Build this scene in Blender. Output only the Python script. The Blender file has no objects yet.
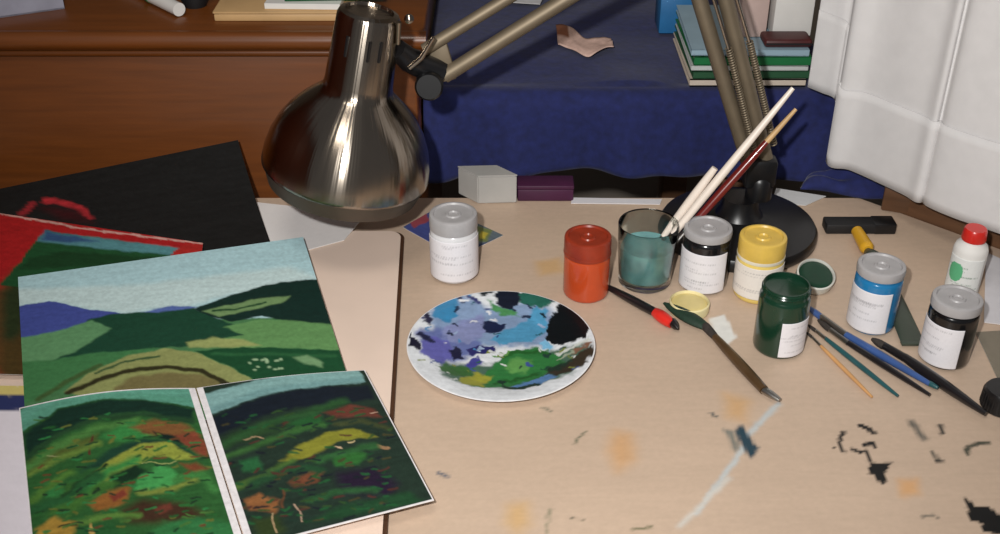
import bpy, bmesh, math, random
import numpy as np
from mathutils import Vector, Matrix
random.seed(7)
C = bpy.context.scene.collection
sc = bpy.context.scene
R = math.radians
Z0 = 0.75                      # desk top height
CAMH = 0.637; PITCH = R(32); F = 1150.0
CAM = Vector((0, 0, Z0 + CAMH))
FW = Vector((0, math.cos(PITCH), -math.sin(PITCH))); UP = Vector((0, math.sin(PITCH), math.cos(PITCH))); RT = Vector((1, 0, 0))

# ------------------------------------------------------------------ survey helpers
def ray(px, py): return FW + RT * ((px - 500) / F) + UP * ((267 - py) / F)
def at(px, py, z=0.0):                      # point of the place at height z over the desk
    d = ray(px, py); return CAM + d * ((Z0 + z - CAM.z) / d.z)
def atY(px, py, Y):                         # point of the place at distance Y
    d = ray(px, py); return CAM + d * (Y / d.y)
def depth(p): return (Vector(p) - CAM).dot(FW)

def lin(c):
    c = np.asarray(c, float) / 255.0
    return np.where(c <= 0.04045, c / 12.92, ((c + 0.055) / 1.055) ** 2.4)

# ------------------------------------------------------------------ materials
def mat(name, col, rough=0.5, metal=0.0, var=0.12, scale=40, bump=0.0, coat=0.0, aniso=0.0, sheen=0.0, stretch=(1, 1, 1), spec=0.5):
    m = bpy.data.materials.new(name); m.use_nodes = True
    nt = m.node_tree; b = nt.nodes['Principled BSDF']
    tc = nt.nodes.new('ShaderNodeTexCoord'); mp = nt.nodes.new('ShaderNodeMapping'); mp.inputs['Scale'].default_value = stretch
    nz = nt.nodes.new('ShaderNodeTexNoise'); nz.inputs['Scale'].default_value = scale; nz.inputs['Detail'].default_value = 5
    nt.links.new(tc.outputs['Object'], mp.inputs['Vector']); nt.links.new(mp.outputs['Vector'], nz.inputs['Vector'])
    cr = nt.nodes.new('ShaderNodeValToRGB'); l = lin(col)
    lo = np.clip(l * (1 - var), 0, 1); hi = np.clip(l * (1 + var), 0, 1)
    cr.color_ramp.elements[0].position = .3; cr.color_ramp.elements[1].position = .7
    cr.color_ramp.elements[0].color = (*lo, 1); cr.color_ramp.elements[1].color = (*hi, 1)
    nt.links.new(nz.outputs['Fac'], cr.inputs['Fac']); nt.links.new(cr.outputs['Color'], b.inputs['Base Color'])
    b.inputs['Roughness'].default_value = rough; b.inputs['Metallic'].default_value = metal
    b.inputs['Coat Weight'].default_value = coat; b.inputs['Coat Roughness'].default_value = .1
    b.inputs['Specular IOR Level'].default_value = spec
    if aniso: b.inputs['Anisotropic'].default_value = aniso
    if sheen: b.inputs['Sheen Weight'].default_value = sheen
    if bump:
        bp = nt.nodes.new('ShaderNodeBump'); bp.inputs['Strength'].default_value = bump; bp.inputs['Distance'].default_value = .002
        nt.links.new(nz.outputs['Fac'], bp.inputs['Height']); nt.links.new(bp.outputs['Normal'], b.inputs['Normal'])
    return m

def paintmat(name, rough=0.6, bump=0.1, scale=250, spec=0.3, amt=.1):
    m = bpy.data.materials.new(name); m.use_nodes = True
    nt = m.node_tree; b = nt.nodes['Principled BSDF']
    a = nt.nodes.new('ShaderNodeAttribute'); a.attribute_name = 'paint'
    tc = nt.nodes.new('ShaderNodeTexCoord'); nz = nt.nodes.new('ShaderNodeTexNoise'); nz.inputs['Scale'].default_value = scale; nz.inputs['Detail'].default_value = 4
    nt.links.new(tc.outputs['Object'], nz.inputs['Vector'])
    mr = nt.nodes.new('ShaderNodeMapRange'); mr.inputs['To Min'].default_value = 1 - amt; mr.inputs['To Max'].default_value = 1 + amt
    mr.inputs['From Min'].default_value = .25; mr.inputs['From Max'].default_value = .75
    nt.links.new(nz.outputs['Fac'], mr.inputs['Value'])
    mx = nt.nodes.new('ShaderNodeVectorMath'); mx.operation = 'SCALE'
    nt.links.new(a.outputs['Color'], mx.inputs[0]); nt.links.new(mr.outputs['Result'], mx.inputs['Scale'])
    nt.links.new(mx.outputs['Vector'], b.inputs['Base Color'])
    b.inputs['Roughness'].default_value = rough; b.inputs['Specular IOR Level'].default_value = spec
    bp = nt.nodes.new('ShaderNodeBump'); bp.inputs['Strength'].default_value = bump; bp.inputs['Distance'].default_value = .001
    nt.links.new(nz.outputs['Fac'], bp.inputs['Height']); nt.links.new(bp.outputs['Normal'], b.inputs['Normal'])
    return m

def glassmat(name, col, rough=.02, ior=1.45, trans=1.0):
    m = mat(name, col, rough, var=.02); b = m.node_tree.nodes['Principled BSDF']
    b.inputs['Transmission Weight'].default_value = trans; b.inputs['IOR'].default_value = ior
    return m

PAPER = paintmat('painted_paper', .55, .12, 220, .25, .12)
PLAIN = paintmat('plain_paper', .6, .03, 150, .25, .02)
PRINT = paintmat('printed_label', .45, .02, 400, .3, .03)
DESKM = paintmat('laminate', .42, .015, 160, .3, .035)
GLAZE = paintmat('wet_paint', .3, .25, 160, .4, .10)

# ------------------------------------------------------------------ objects
ROOT = {}; XF = {}
def props(o, label=None, cat=None, group=None, kind=None):
    if label: o['label'] = label
    if cat: o['category'] = cat
    if group: o['group'] = group
    if kind: o['kind'] = kind
    return o
def thing(name, loc, label, cat, group=None):
    o = bpy.data.objects.new(name, None); C.objects.link(o); o.location = loc; o.empty_display_size = .02
    ROOT[o] = Vector(loc); XF[o] = Matrix.Translation(Vector(loc)); return props(o, label, cat, group)

class MB:
    def __init__(s): s.v = []; s.f = []; s.c = None
    def add(s, v, f):
        n = len(s.v); s.v += [tuple(p) for p in v]; s.f += [tuple(i + n for i in q) for q in f]; return s
    def lathe(s, prof, c=(0, 0, 0), axis=None, n=48, xd=None):
        c = Vector(c); az = Vector(axis or (0, 0, 1)).normalized()
        ax = Vector(xd) if xd else (Vector((1, 0, 0)) if abs(az.x) < .9 else Vector((0, 1, 0)))
        ax = (ax - az * ax.dot(az)).normalized(); ay = az.cross(ax)
        v = []; f = []; rows = []
        for r, z in prof:
            if r < 1e-7: rows.append([len(v)]); v.append(c + az * z)
            else:
                rows.append(list(range(len(v), len(v) + n)))
                v += [c + az * z + (ax * math.cos(2 * math.pi * k / n) + ay * math.sin(2 * math.pi * k / n)) * r for k in range(n)]
        for a, b in zip(rows, rows[1:]):
            for k in range(n):
                k2 = (k + 1) % n
                if len(a) == 1 and len(b) == 1: continue
                if len(a) == 1: f.append((a[0], b[k2], b[k]))
                elif len(b) == 1: f.append((a[k], a[k2], b[0]))
                else: f.append((a[k], a[k2], b[k2], b[k]))
        return s.add(v, f)
    def tube(s, pts, rad, n=12, flat=1.0, up=None):
        pts = [Vector(p) for p in pts]; m = len(pts)
        if not hasattr(rad, '__len__'): rad = [rad] * m
        v = []; f = []
        for i, p in enumerate(pts):
            t = (pts[min(i + 1, m - 1)] - pts[max(i - 1, 0)]).normalized()
            u = Vector(up) if up else (Vector((0, 0, 1)) if abs(t.z) < .9 else Vector((1, 0, 0)))
            a = t.cross(u).normalized(); b = a.cross(t).normalized()
            v += [p + (a * math.cos(2 * math.pi * k / n) + b * math.sin(2 * math.pi * k / n) * flat) * rad[i] for k in range(n)]
        for i in range(m - 1):
            for k in range(n):
                k2 = (k + 1) % n; f.append((i * n + k, i * n + k2, (i + 1) * n + k2, (i + 1) * n + k))
        f.append(tuple(range(n - 1, -1, -1))); f.append(tuple((m - 1) * n + k for k in range(n)))
        return s.add(v, f)
    def box(s, c, size, rz=0, bev=0.002, rot=None, seg=2):
        bm = bmesh.new(); bmesh.ops.create_cube(bm, size=1)
        for q in bm.verts: q.co = Vector((q.co.x * size[0], q.co.y * size[1], q.co.z * size[2]))
        if bev: bmesh.ops.bevel(bm, geom=bm.edges[:], offset=bev, segments=seg, affect='EDGES', profile=.5)
        M = (rot or Matrix.Rotation(rz, 3, 'Z'))
        bm.verts.ensure_lookup_table()
        v = [M @ q.co + Vector(c) for q in bm.verts]; f = [[q.index for q in fc.verts] for fc in bm.faces]
        bm.free(); return s.add(v, f)
    def prism(s, poly, z0, z1, bev=0.0):
        bm = bmesh.new(); vs = [bm.verts.new((p[0], p[1], z0)) for p in poly]
        fc = bm.faces.new(vs); r = bmesh.ops.extrude_face_region(bm, geom=[fc])
        for q in r['geom']:
            if isinstance(q, bmesh.types.BMVert): q.co.z = z1
        bmesh.ops.recalc_face_normals(bm, faces=bm.faces[:])
        if bev: bmesh.ops.bevel(bm, geom=bm.edges[:], offset=bev, segments=2, affect='EDGES')
        bm.verts.ensure_lookup_table(); bm.verts.index_update()
        v = [q.co.copy() for q in bm.verts]; f = [[q.index for q in k.verts] for k in bm.faces]
        bm.free(); return s.add(v, f)

def obj(name, mb, m, parent=None, label=None, loc=None, smooth=True, colors=None, frame=None, **kw):
    """ONE mesh object from world-space geometry"""
    if parent is not None: W = frame if frame is not None else XF[parent]
    else:
        if loc is None:
            V = np.array([tuple(p) for p in mb.v]); loc = ((V[:, 0].min() + V[:, 0].max()) / 2, (V[:, 1].min() + V[:, 1].max()) / 2, V[:, 2].min())
        W = Matrix.Translation(Vector(loc))
    WI = W.inverted()
    me = bpy.data.meshes.new(name); me.from_pydata([tuple(WI @ Vector(p)) for p in mb.v], [], mb.f); me.update()
    bm = bmesh.new(); bm.from_mesh(me); bmesh.ops.recalc_face_normals(bm, faces=bm.faces[:]); bm.to_mesh(me); bm.free()
    if smooth:
        me.polygons.foreach_set('use_smooth', [True] * len(me.polygons))
        try: me.set_sharp_from_angle(angle=R(38))
        except Exception: pass
    if colors is not None:
        a = me.attributes.new('paint', 'FLOAT_COLOR', 'POINT'); col = np.ones((len(me.vertices), 4), np.float32); col[:, :3] = colors
        a.data.foreach_set('color', col.ravel())
    me.materials.append(m)
    o = bpy.data.objects.new(name, me); C.objects.link(o); XF[o] = W; ROOT[o] = W.to_translation()
    if parent is not None:
        o.parent = parent
        if frame is not None: o.matrix_local = XF[parent].inverted() @ W
    else: o.location = W.to_translation()
    return props(o, label, kw.get('cat'), kw.get('group'), kw.get('kind'))

# ------------------------------------------------------------------ a small painter (numpy) for pigments on surfaces
def vnoise(x, y, seed=0):
    xi = np.floor(x).astype(np.int64); yi = np.floor(y).astype(np.int64); fx = x - xi; fy = y - yi
    fx = fx * fx * (3 - 2 * fx); fy = fy * fy * (3 - 2 * fy)
    def h(a, b):
        n = (a * 374761393 + b * 668265263 + seed * 974711) & 0x7fffffff
        n = ((n ^ (n >> 13)) * 1274126177) & 0x7fffffff
        return ((n ^ (n >> 16)) & 0xffff) / 65535.0
    return (h(xi, yi) * (1 - fx) + h(xi + 1, yi) * fx) * (1 - fy) + (h(xi, yi + 1) * (1 - fx) + h(xi + 1, yi + 1) * fx) * fy
def segd(X, Y, p, q):
    dx, dy = q[0] - p[0], q[1] - p[1]; L = dx * dx + dy * dy + 1e-12
    t = np.clip(((X - p[0]) * dx + (Y - p[1]) * dy) / L, 0, 1)
    return np.hypot(X - p[0] - t * dx, Y - p[1] - t * dy)
def polyd(X, Y, pts):
    d = np.full(X.shape, 1e9); ins = np.zeros(X.shape, bool); n = len(pts)
    for i in range(n):
        p, q = pts[i], pts[(i + 1) % n]; d = np.minimum(d, segd(X, Y, p, q))
        if p[1] != q[1]:
            c = ((p[1] > Y) != (q[1] > Y)) & (X < (q[0] - p[0]) * (Y - p[1]) / (q[1] - p[1]) + p[0]); ins ^= c
    return np.where(ins, -d, d)
def paint(X, Y, base, ops, conv, warp=.0015, freq=260, seed=1, streak=(60, 400), amp=.18):
    """ops: ('p', rgb, pts, soft) polygon, ('l', rgb, pts, width, soft) stroke; pts through conv into surface metres"""
    wx = X + (vnoise(X * freq * .5, Y * freq * .5, seed) - .5) * 2 * warp + (vnoise(X * freq * 2, Y * freq * 2, seed + 5) - .5) * warp * .5
    wy = Y + (vnoise(X * freq * .5, Y * freq * .5, seed + 9) - .5) * 2 * warp + (vnoise(X * freq * 2, Y * freq * 2, seed + 6) - .5) * warp * .5
    col = np.tile(lin(base), (X.size, 1)) if not isinstance(base, np.ndarray) else base.copy()
    st = .6 * vnoise(X * streak[0], Y * streak[1], seed + 3) + .4 * vnoise(X * 700, Y * 700, seed + 4)
    for i, op in enumerate(ops):
        pts = [conv(*p) for p in op[2]]
        soft = op[-1]; al = 1.0
        if op[0] == 'p': d = polyd(wx, wy, pts)
        else:
            d = np.full(X.shape, 1e9)
            for p, q in zip(pts, pts[1:] if len(pts) > 1 else pts): d = np.minimum(d, segd(wx, wy, p, q))
            d = d - op[3]
        a = np.clip(.5 - d / max(soft, 1e-5), 0, 1); a = a * a * (3 - 2 * a)
        if len(op) > (5 if op[0] == 'l' else 4): pass
        col = col * (1 - a[:, None]) + lin(op[1])[None] * a[:, None]
    return np.clip(col * (1 + (st - .5) * 2 * amp)[:, None], 0, 1)

def homog(src, dst):
    A = []; b = []
    for (x, y), (u, v) in zip(src, dst):
        A += [[x, y, 1, 0, 0, 0, -u * x, -u * y], [0, 0, 0, x, y, 1, -v * x, -v * y]]; b += [u, v]
    h = np.append(np.linalg.solve(np.array(A, float), np.array(b, float)), 1).reshape(3, 3)
    def f(x, y): q = h @ np.array([x, y, 1.0]); return (q[0] / q[2], q[1] / q[2])
    f.h = h
    return f

def sheet(name, quad, zs, base, ops, label, cat, group=None, nu=150, nv=120, thick=.0008, curl=None, warp=.0015, amp=.18, seed=1, margin=None, m=None, pre=None):
    """sheet of paper: quad = surveyed corners TL, TR, BR, BL; zs = their heights over the desk"""
    P = [at(*q, z) for q, z in zip(quad, zs)]
    w = ((P[1] - P[0]).length + (P[2] - P[3]).length) / 2; h = ((P[3] - P[0]).length + (P[2] - P[1]).length) / 2
    hom = homog(quad, [(0, 0), (1, 0), (1, 1), (0, 1)])
    conv = lambda x, y: (lambda q: (q[0] * w, q[1] * h))(hom(*((pre(x, y)) if pre else (x, y))))
    U, V = np.meshgrid(np.linspace(0, 1, nu), np.linspace(0, 1, nv)); u = U.ravel(); v = V.ravel()
    PA = np.array([tuple(p) for p in P])
    pos = PA[0] * ((1 - u) * (1 - v))[:, None] + PA[1] * (u * (1 - v))[:, None] + PA[2] * (u * v)[:, None] + PA[3] * ((1 - u) * v)[:, None]
    rel = pos - np.array(CAM); dz_ = rel @ np.array(FW)
    qx = 500 + F * (rel @ np.array(RT)) / dz_; qy = 267 - F * (rel @ np.array(UP)) / dz_
    HH = hom.h; den_ = HH[2, 0] * qx + HH[2, 1] * qy + HH[2, 2]
    su = (HH[0, 0] * qx + HH[0, 1] * qy + HH[0, 2]) / den_ * w; sv = (HH[1, 0] * qx + HH[1, 1] * qy + HH[1, 2]) / den_ * h
    if curl is not None: pos[:, 2] += curl(u, v)
    col = paint(su, sv, base, ops, conv, warp=warp, amp=amp, seed=seed)
    if margin:
        mcol, ml, mr_, mt, mb_ = margin
        X = u * w; Y = v * h
        e = (X < ml) | (X > w - mr_) | (Y < mt) | (Y > h - mb_); col[e] = lin(mcol)
    n = nu * nv
    low = pos.copy(); low[:, 2] -= thick
    mb = MB(); mb.v = [tuple(p) for p in np.vstack([pos, low])]
    for j in range(nv - 1):
        for i in range(nu - 1):
            a = j * nu + i; mb.f.append((a, a + nu, a + nu + 1, a + 1)); mb.f.append((n + a, n + a + 1, n + a + nu + 1, n + a + nu))
    def rim(ids):
        for a, b in zip(ids, ids[1:]): mb.f.append((a, b, n + b, n + a))
    rim(list(range(nu))); rim([j * nu + nu - 1 for j in range(nv)]); rim([(nv - 1) * nu + i for i in range(nu)]); rim([j * nu for j in range(nv)])
    back = np.tile(lin((225, 220, 215)), (n, 1))
    return obj(name, mb, m or (PAPER if 'painting' in name else PLAIN), label=label, cat=cat, group=group, colors=np.vstack([col, back]))

def zoomed(x0, y0, s): return lambda x, y: (x0 + x / s, y0 + y / s)

# ================================================================== THE SETTING
wood = mat('orange_brown_wood', (105, 56, 17), .38, var=.15, scale=6, stretch=(1.5, 12, 22), bump=.05, coat=.15)
darkwood = mat('dark_brown_wood', (96, 66, 44), .5, var=.25, scale=14, stretch=(1, 1, 6), bump=.05)
wallm = mat('wall_plaster', (150, 140, 128), .9, var=.04, scale=8, bump=.05)
floorm = mat('floor_boards', (90, 66, 46), .6, var=.25, scale=5, stretch=(1, 8, 1))
obj('floor', MB().box((0, .6, -.02), (6, 5.4, .04), bev=0), floorm, kind='structure')
obj('wall_back', MB().box((-.3, 2.35, 1.3), (4.6, .08, 2.6), bev=0), wallm, kind='structure')
# the window wall runs obliquely on the right
A = at(905, 212, .0); B = at(1010, 250, .0)
wd = Vector((B.x - A.x, B.y - A.y, 0)).normalized(); wn = Vector((-wd.y, wd.x, 0))
if wn.y < 0: wn = -wn
wz = math.atan2(wd.y, wd.x)
mid = A + wd * .3
def onwall(s, n, z): p = A + wd * s + wn * n; return Vector((p.x, p.y, z))
obj('wall_left', MB().box((-1.62, .9, 1.3), (.06, 3.0, 2.6), bev=0), mat('red_brown_panelling', (140, 66, 34), .45, var=.25, scale=5, stretch=(1, 14, 1)), kind='structure')  # unseen panelling, added for its red-brown reflection in the lamp shade
obj('wall_right', MB().box(onwall(.35, .62, 1.3), (2.2, .06, 2.6), rz=wz, bev=0), wallm, kind='structure')
obj('trim_1', MB().box(onwall(.46, .045, Z0 + .012 - .03), (.96, .10, .084), rz=wz, bev=.003), darkwood, kind='structure')

# ------------------------------------------------------------------ desk
desk = thing('desk', (0.05, .8, 0), 'beige laminate desk with paint stains under the paint jars and plate', 'desk')
YB = at(600, 198).y; YF = .42; XL = -.80; XR = .80
EDGE = onwall(0, -.006, 0)
def yback(x):                       # the back edge runs square, then follows the window wall
    yl = EDGE.y + (x - EDGE.x) * wd.y / wd.x
    return min(YB, yl)
nx, ny = 560, 330
xs = np.linspace(XL, XR, nx); yb = np.array([yback(x) for x in xs])
T = np.linspace(0, 1, ny)
Yg = YF + T[:, None] * (yb[None, :] - YF); Xg = np.tile(xs, (ny, 1))
x = Xg.ravel(); y = Yg.ravel()
z1 = zoomed(660, 380, 2.941); z2 = zoomed(380, 380, 2.941); z4 = zoomed(600, 260, 3.558)
K = (22, 22, 22)
def S(kind, col, z, pts, *r): return (kind, col, [z(*p) for p in pts], *r)
desk_ops = [
    S('p', (198, 158, 118), z2, [(690, 150), (740, 160), (750, 230), (700, 270), (670, 210)], .02),
    S('p', (200, 165, 120), z2, [(380, 370), (430, 360), (440, 420), (400, 450), (370, 420)], .02),
    S('p', (205, 160, 115), z1, [(700, 295), (755, 290), (765, 335), (710, 345)], .012),
    S('p', (200, 162, 120), z1, [(190, 40), (260, 60), (250, 120), (200, 110)], .02),
    ('p', (198, 163, 120), [(535, 262), (560, 258), (566, 272), (540, 276)], .015),
    S('l', (185, 190, 190), z1, [(350, 70), (270, 150), (220, 235), (110, 390)], .0022, .004),
    S('l', (200, 196, 188), z1, [(200, 290), (60, 430)], .002, .006),
    S('p', (120, 120, 112), z1, [(185, 145), (215, 150), (232, 200), (222, 210)], .005),
    S('p', (42, 66, 78), z1, [(218, 148), (238, 130), (262, 160), (290, 200), (266, 232), (240, 195)], .004),
    S('l', (95, 95, 90), z1, [(150, 96), (162, 106)], .0016, .002),
    S('l', K, z1, [(540, 152), (526, 168), (530, 192), (544, 212)], .0016, .0015),
    S('l', K, z1, [(588, 134), (612, 142), (628, 156)], .0028, .0015),
    S('l', K, z1, [(598, 192), (622, 184), (634, 198)], .0022, .0015),
    S('l', K, z1, [(566, 204), (588, 212), (604, 208), (616, 238)], .0018, .0015),
    S('l', K, z1, [(512, 200), (514, 200)], .0012, .001),
    S('p', (16, 16, 16), z1, [(622, 240), (652, 246), (686, 240), (660, 272), (668, 312), (648, 304), (636, 284), (614, 274)], .0012),
    S('p', (96, 92, 84), z1, [(726, 120), (744, 118), (786, 172), (770, 178)], .006),
    S('p', (52, 50, 46), z1, [(812, 132), (830, 130), (842, 156), (826, 160)], .002),
    S('l', (90, 84, 74), z1, [(800, 208), (822, 240)], .001, .002), S('l', (50, 48, 44), z1, [(816, 238), (826, 240)], .002, .0015),
    S('l', (72, 72, 60), z1, [(900, 214), (910, 196), (934, 186), (968, 186)], .0022, .002),
    S('p', (14, 14, 14), z1, [(892, 345), (930, 372), (960, 372), (1010, 400), (1010, 453), (955, 446), (945, 420), (912, 412)], .0012),
    S('l', (110, 104, 92), z1, [(770, 404), (800, 396), (815, 404)], .001, .002),
    S('l', (110, 110, 90), z2, [(570, 186), (606, 150)], .001, .002), S('l', (130, 125, 108), z2, [(480, 82), (502, 92)], .0012, .002),
    S('l', (95, 100, 110), z2, [(172, 274), (200, 284)], .0014, .002), S('l', (115, 108, 92), z2, [(560, 408), (602, 410)], .001, .0015),
    S('l', (120, 116, 90), z2, [(740, 440), (800, 432)], .0012, .002), S('l', (140, 134, 112), z2, [(500, 380), (486, 450)], .001, .003),
    S('p', (222, 222, 218), z4, [(388, 208), (440, 194), (488, 272), (452, 302), (404, 262)], .003),
]
base = np.tile(lin((193, 170, 149)), (x.size, 1)) * (1 + .05 * (vnoise(x * 14, y * 14, 3) - .5) + .04 * (vnoise(x * 6, y * 40, 8) - .5))[:, None]
wcol = paint(x, y, base, desk_ops, lambda a, b: tuple(at(a, b))[:2], warp=.0012, freq=330, amp=.05, seed=4)
n = nx * ny; TH = .026
mb = MB(); mb.v = [(a, b, Z0) for a, b in zip(x, y)] + [(a, b, Z0 - TH) for a, b in zip(x, y)]
for j in range(ny - 1):
    for i in range(nx - 1):
        a = j * nx + i; mb.f.append((a, a + 1, a + nx + 1, a + nx))
mb.f.append(tuple(n + i for i in range(nx)) + tuple(n + (ny - 1) * nx + i for i in range(nx - 1, -1, -1)))
for ids in ([i for i in range(nx)], [(ny - 1) * nx + i for i in range(nx)], [j * nx for j in range(ny)], [j * nx + nx - 1 for j in range(ny)]):
    if ids[1] - ids[0] == 1:
        for a, b in zip(ids, ids[1:]): mb.f.append((a, b, n + b, n + a))
    else:
        for a, b in zip(ids, ids[1:]): mb.f.append((a, b, n + b, n + a))
obj('tabletop', mb, DESKM, desk, smooth=False, colors=np.vstack([wcol, base]))
legm = mat('desk_leg_paint', (70, 66, 62), .5)
for lx, ly in ((-.74, .48), (.70, .48), (-.74, 1.10), (.30, 1.10)):
    obj('leg', MB().box((lx, ly, (Z0 - TH) / 2), (.045, .045, Z0 - TH), bev=.004), legm, desk)

# ------------------------------------------------------------------ drawing board
BT = .007
q = [at(404.5, 236, BT), at(388, 520, BT)]
dv = (q[1] - q[0]).normalized()
yb_ = at(395, 231, BT).y
def seam(yv): return q[0].x + (q[1].x - q[0].x) * (yv - q[0].y) / (q[1].y - q[0].y)
poly = [(-.74, .46), (seam(.46), .46)]
rc = .014; xr = seam(yb_)
for k in range(9):
    a = k / 8 * math.pi / 2; poly.append((xr - rc + rc * math.cos(a), yb_ - rc + rc * math.sin(a)))
poly += [(-.74, yb_)]
board = thing('drawing_board', (-.4, .7, Z0), 'large pale pinkish drawing board with rounded corner and dark edge under the paintings', 'drawing board')
bpale = mat('pale_board_face', (226, 204, 188), .5, var=.03, scale=20)
bedge = mat('board_edge', (70, 44, 26), .55, var=.2)
obj('board_core', MB().prism(poly, Z0 + .0004, Z0 + .0062), bedge, board, smooth=False, label='dark brown core showing at the edge')
cx = sum(p[0] for p in poly) / len(poly); cy = sum(p[1] for p in poly) / len(poly)
obj('board_face', MB().prism([(p[0] - .0035 if p[0] > -.5 else p[0], p[1]) for p in poly], Z0 + .0063, Z0 + BT), bpale, board, smooth=False)

# ------------------------------------------------------------------ dresser behind, left
DY = 1.235
zt = atY(200, 38, DY).z
xr = atY(424, 60, DY).x
dresser = thing('dresser', (xr - .6, DY + .25, 0), 'orange brown wooden dresser with moulded top edge behind the desk', 'dresser')
obj('body', MB().box((xr - .6, DY + .235, (zt - .012) / 2), (1.18, .44, zt - .012), bev=.004), wood, dresser)
obj('moulding', MB().tube([(xr - 1.2, DY + .008, zt - .006), (xr + .003, DY + .008, zt - .006)], .011, 16).tube([(xr - 1.2, DY + .012, zt - .022), (xr, DY + .012, zt - .022)], .0045, 10), wood, dresser)
obj('dresser_top', MB().box((xr - .6, DY + .235, zt - .003), (1.2, .456, .012), bev=.004), wood, dresser)
ZT = zt + .003

# things on the dresser
def book(name, c, size, rz, cover, pages, label, cat, group=None, spine=0):
    """closed book lying flat: cover wraps, pages inside. c = centre of the base"""
    t = thing(name, c, label, cat, group)
    L, W, H = size; M = Matrix.Rotation(rz, 3, 'Z'); c = Vector(c)
    cv = MB(); k = min(.002, H * .15)
    cv.box(c + Vector((0, 0, k / 2)), (L, W, k), rz, bev=0); cv.box(c + Vector((0, 0, H - k / 2)), (L, W, k), rz, bev=0)
    cv.box(c + M @ Vector((0, (W / 2 - k / 2) if spine else -(W / 2 - k / 2), H / 2)), (L, k, H), rz, bev=0)
    obj('cover', cv, cover, t, smooth=False)
    obj('pages', MB().box(c + Vector((0, 0, H / 2)) + M @ Vector((0, -.002 if spine else .002, 0)), (L - .006, W - .008, H - 2 * k - .0004), rz, bev=.0005), pages, t, smooth=False)
    return t
pagem = mat('page_edges', (205, 198, 186), .8, var=.08, scale=300, stretch=(1, 1, 8))
cream = mat('cream_wood', (196, 160, 112), .55, var=.1, scale=20)
whitep = mat('white_paper', (222, 220, 216), .7, var=.03)
greenc = mat('green_cover', (28, 110, 62), .45, var=.12)
blackc = mat('black_card', (22, 22, 24), .6, var=.2)
p = atY(279, 27, DY + .04)
pL = atY(214, 27, DY + .04); pR = atY(352, 27, DY + .04)
hb = atY(280, 13, DY + .04).z - ZT
t = thing('wooden_box', ((pL.x + pR.x) / 2, DY + .12, ZT), 'low cream wooden box on the dresser behind the lamp', 'box')
obj('box_body', MB().box(((pL.x + pR.x) / 2, DY + .12, ZT + hb * .38), (pR.x - pL.x, .15, hb * .76), bev=.002), cream, t)
obj('lid', MB().box(((pL.x + pR.x) / 2, DY + .12, ZT + hb * .88), (pR.x - pL.x + .002, .152, hb * .22), bev=.002), cream, t)
t = thing('paper_pad', (atY(305, 8, DY + .06).x, DY + .085, ZT + hb), 'thin white paper pad lying on the cream wooden box behind the lamp', 'paper pad')
obj('pad_sheets', MB().box((t.location.x, DY + .085, ZT + hb + .0040), (.088, .07, .0066), rz=-.04, bev=.0005), whitep, t, smooth=False)
obj('backing_board', MB().box((t.location.x, DY + .085, ZT + hb + .0004), (.089, .071, .0006), rz=-.04, bev=0), cream, t, smooth=False)
book('book', (atY(338, 2, DY + .1).x, DY + .098, ZT + hb + .0078), (.115, .075, .016), .05, greenc, pagem, 'green book on the white paper pad at the top edge, behind the lamp neck', 'book')
t = thing('paper_roll', (atY(158, 8, DY + .12).x, DY + .1, ZT), 'rolled white paper lying diagonally on the dresser top', 'paper roll')
a = atY(126, 0, DY + .16); b = atY(180, 15, DY + .06)
a.z = ZT + .009; b.z = ZT + .009
obj('roll', MB().tube([a, a.lerp(b, .5), b], .008, 16), whitep, t)
obj('rubber_band', MB().tube([a.lerp(b, .48), a.lerp(b, .53)], .0086, 16), greenc, t)
book('book', (atY(-20, 4, DY + .1).x, DY + .11, ZT), (.17, .13, .024), .45, mat('grey_cover', (150, 150, 165), .6), pagem, 'grey white book on the left end of the dresser', 'book')
dk = mat('dark_green_box', (34, 40, 36), .6, var=.25, scale=30)
t = thing('box', (atY(80, 6, DY + .2).x, DY + .25, ZT), 'dark green low box on the dresser between grey book and paper roll', 'box')
px_ = atY(80, 6, DY + .2).x
obj('box_body', MB().box((px_, DY + .25, ZT + .012), (.105, .10, .024), bev=.003), dk, t); obj('lid', MB().box((px_, DY + .25, ZT + .028), (.108, .103, .007), bev=.003), dk, t)
t = thing('cup', (atY(196, 8, DY + .1).x, DY + .1, ZT), 'small black pot between the paper roll and cream box', 'pot')
obj('pot_body', MB().lathe([(0, 0), (.013, 0), (.017, .01), (.018, .026), (.016, .026), (.014, .006), (0, .005)], t.location), blackc, t)
obj('rim', MB().lathe([(.0165, .024), (.0195, .024), (.0195, .028), (.0165, .028), (.0165, .024)], t.location), blackc, t)

# ------------------------------------------------------------------ blue cloth-covered side table
CY = 1.30
ztop = atY(620, 98, CY).z; zbot = atY(620, 171, CY).z
x0 = atY(424, 120, CY).x; x1 = atY(842, 120, CY).x
tb = thing('side_table', ((x0 + x1) / 2, 1.6, 0), 'low side table hidden beneath the navy cloth behind the desk', 'table')
obj('tabletop', MB().box(((x0 + x1) / 2, CY + .36, ztop - .022), (x1 - x0 - .05, .64, .024), bev=.002), darkwood, tb)
for lx in (x0 + .08, x1 - .1):
    for ly in (CY + .1, CY + .6):
        obj('leg', MB().box((lx, ly, (ztop - .034) / 2), (.045, .045, ztop - .034), bev=.003), darkwood, tb)
navy = mat('navy_cloth', (25, 34, 88), .9, var=.25, scale=90, bump=.25, sheen=.15)
nu, nv = 220, 120
U, V = np.meshgrid(np.linspace(0, 1, nu), np.linspace(0, 1, nv)); u = U.ravel(); v = V.ravel()
prof_top = .62; drop = ztop - zbot; tot = prof_top + drop
sdist = v * tot
cyy = np.where(sdist < prof_top, CY + prof_top - sdist, CY); czz = np.where(sdist < prof_top, ztop, ztop - (sdist - prof_top))
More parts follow.
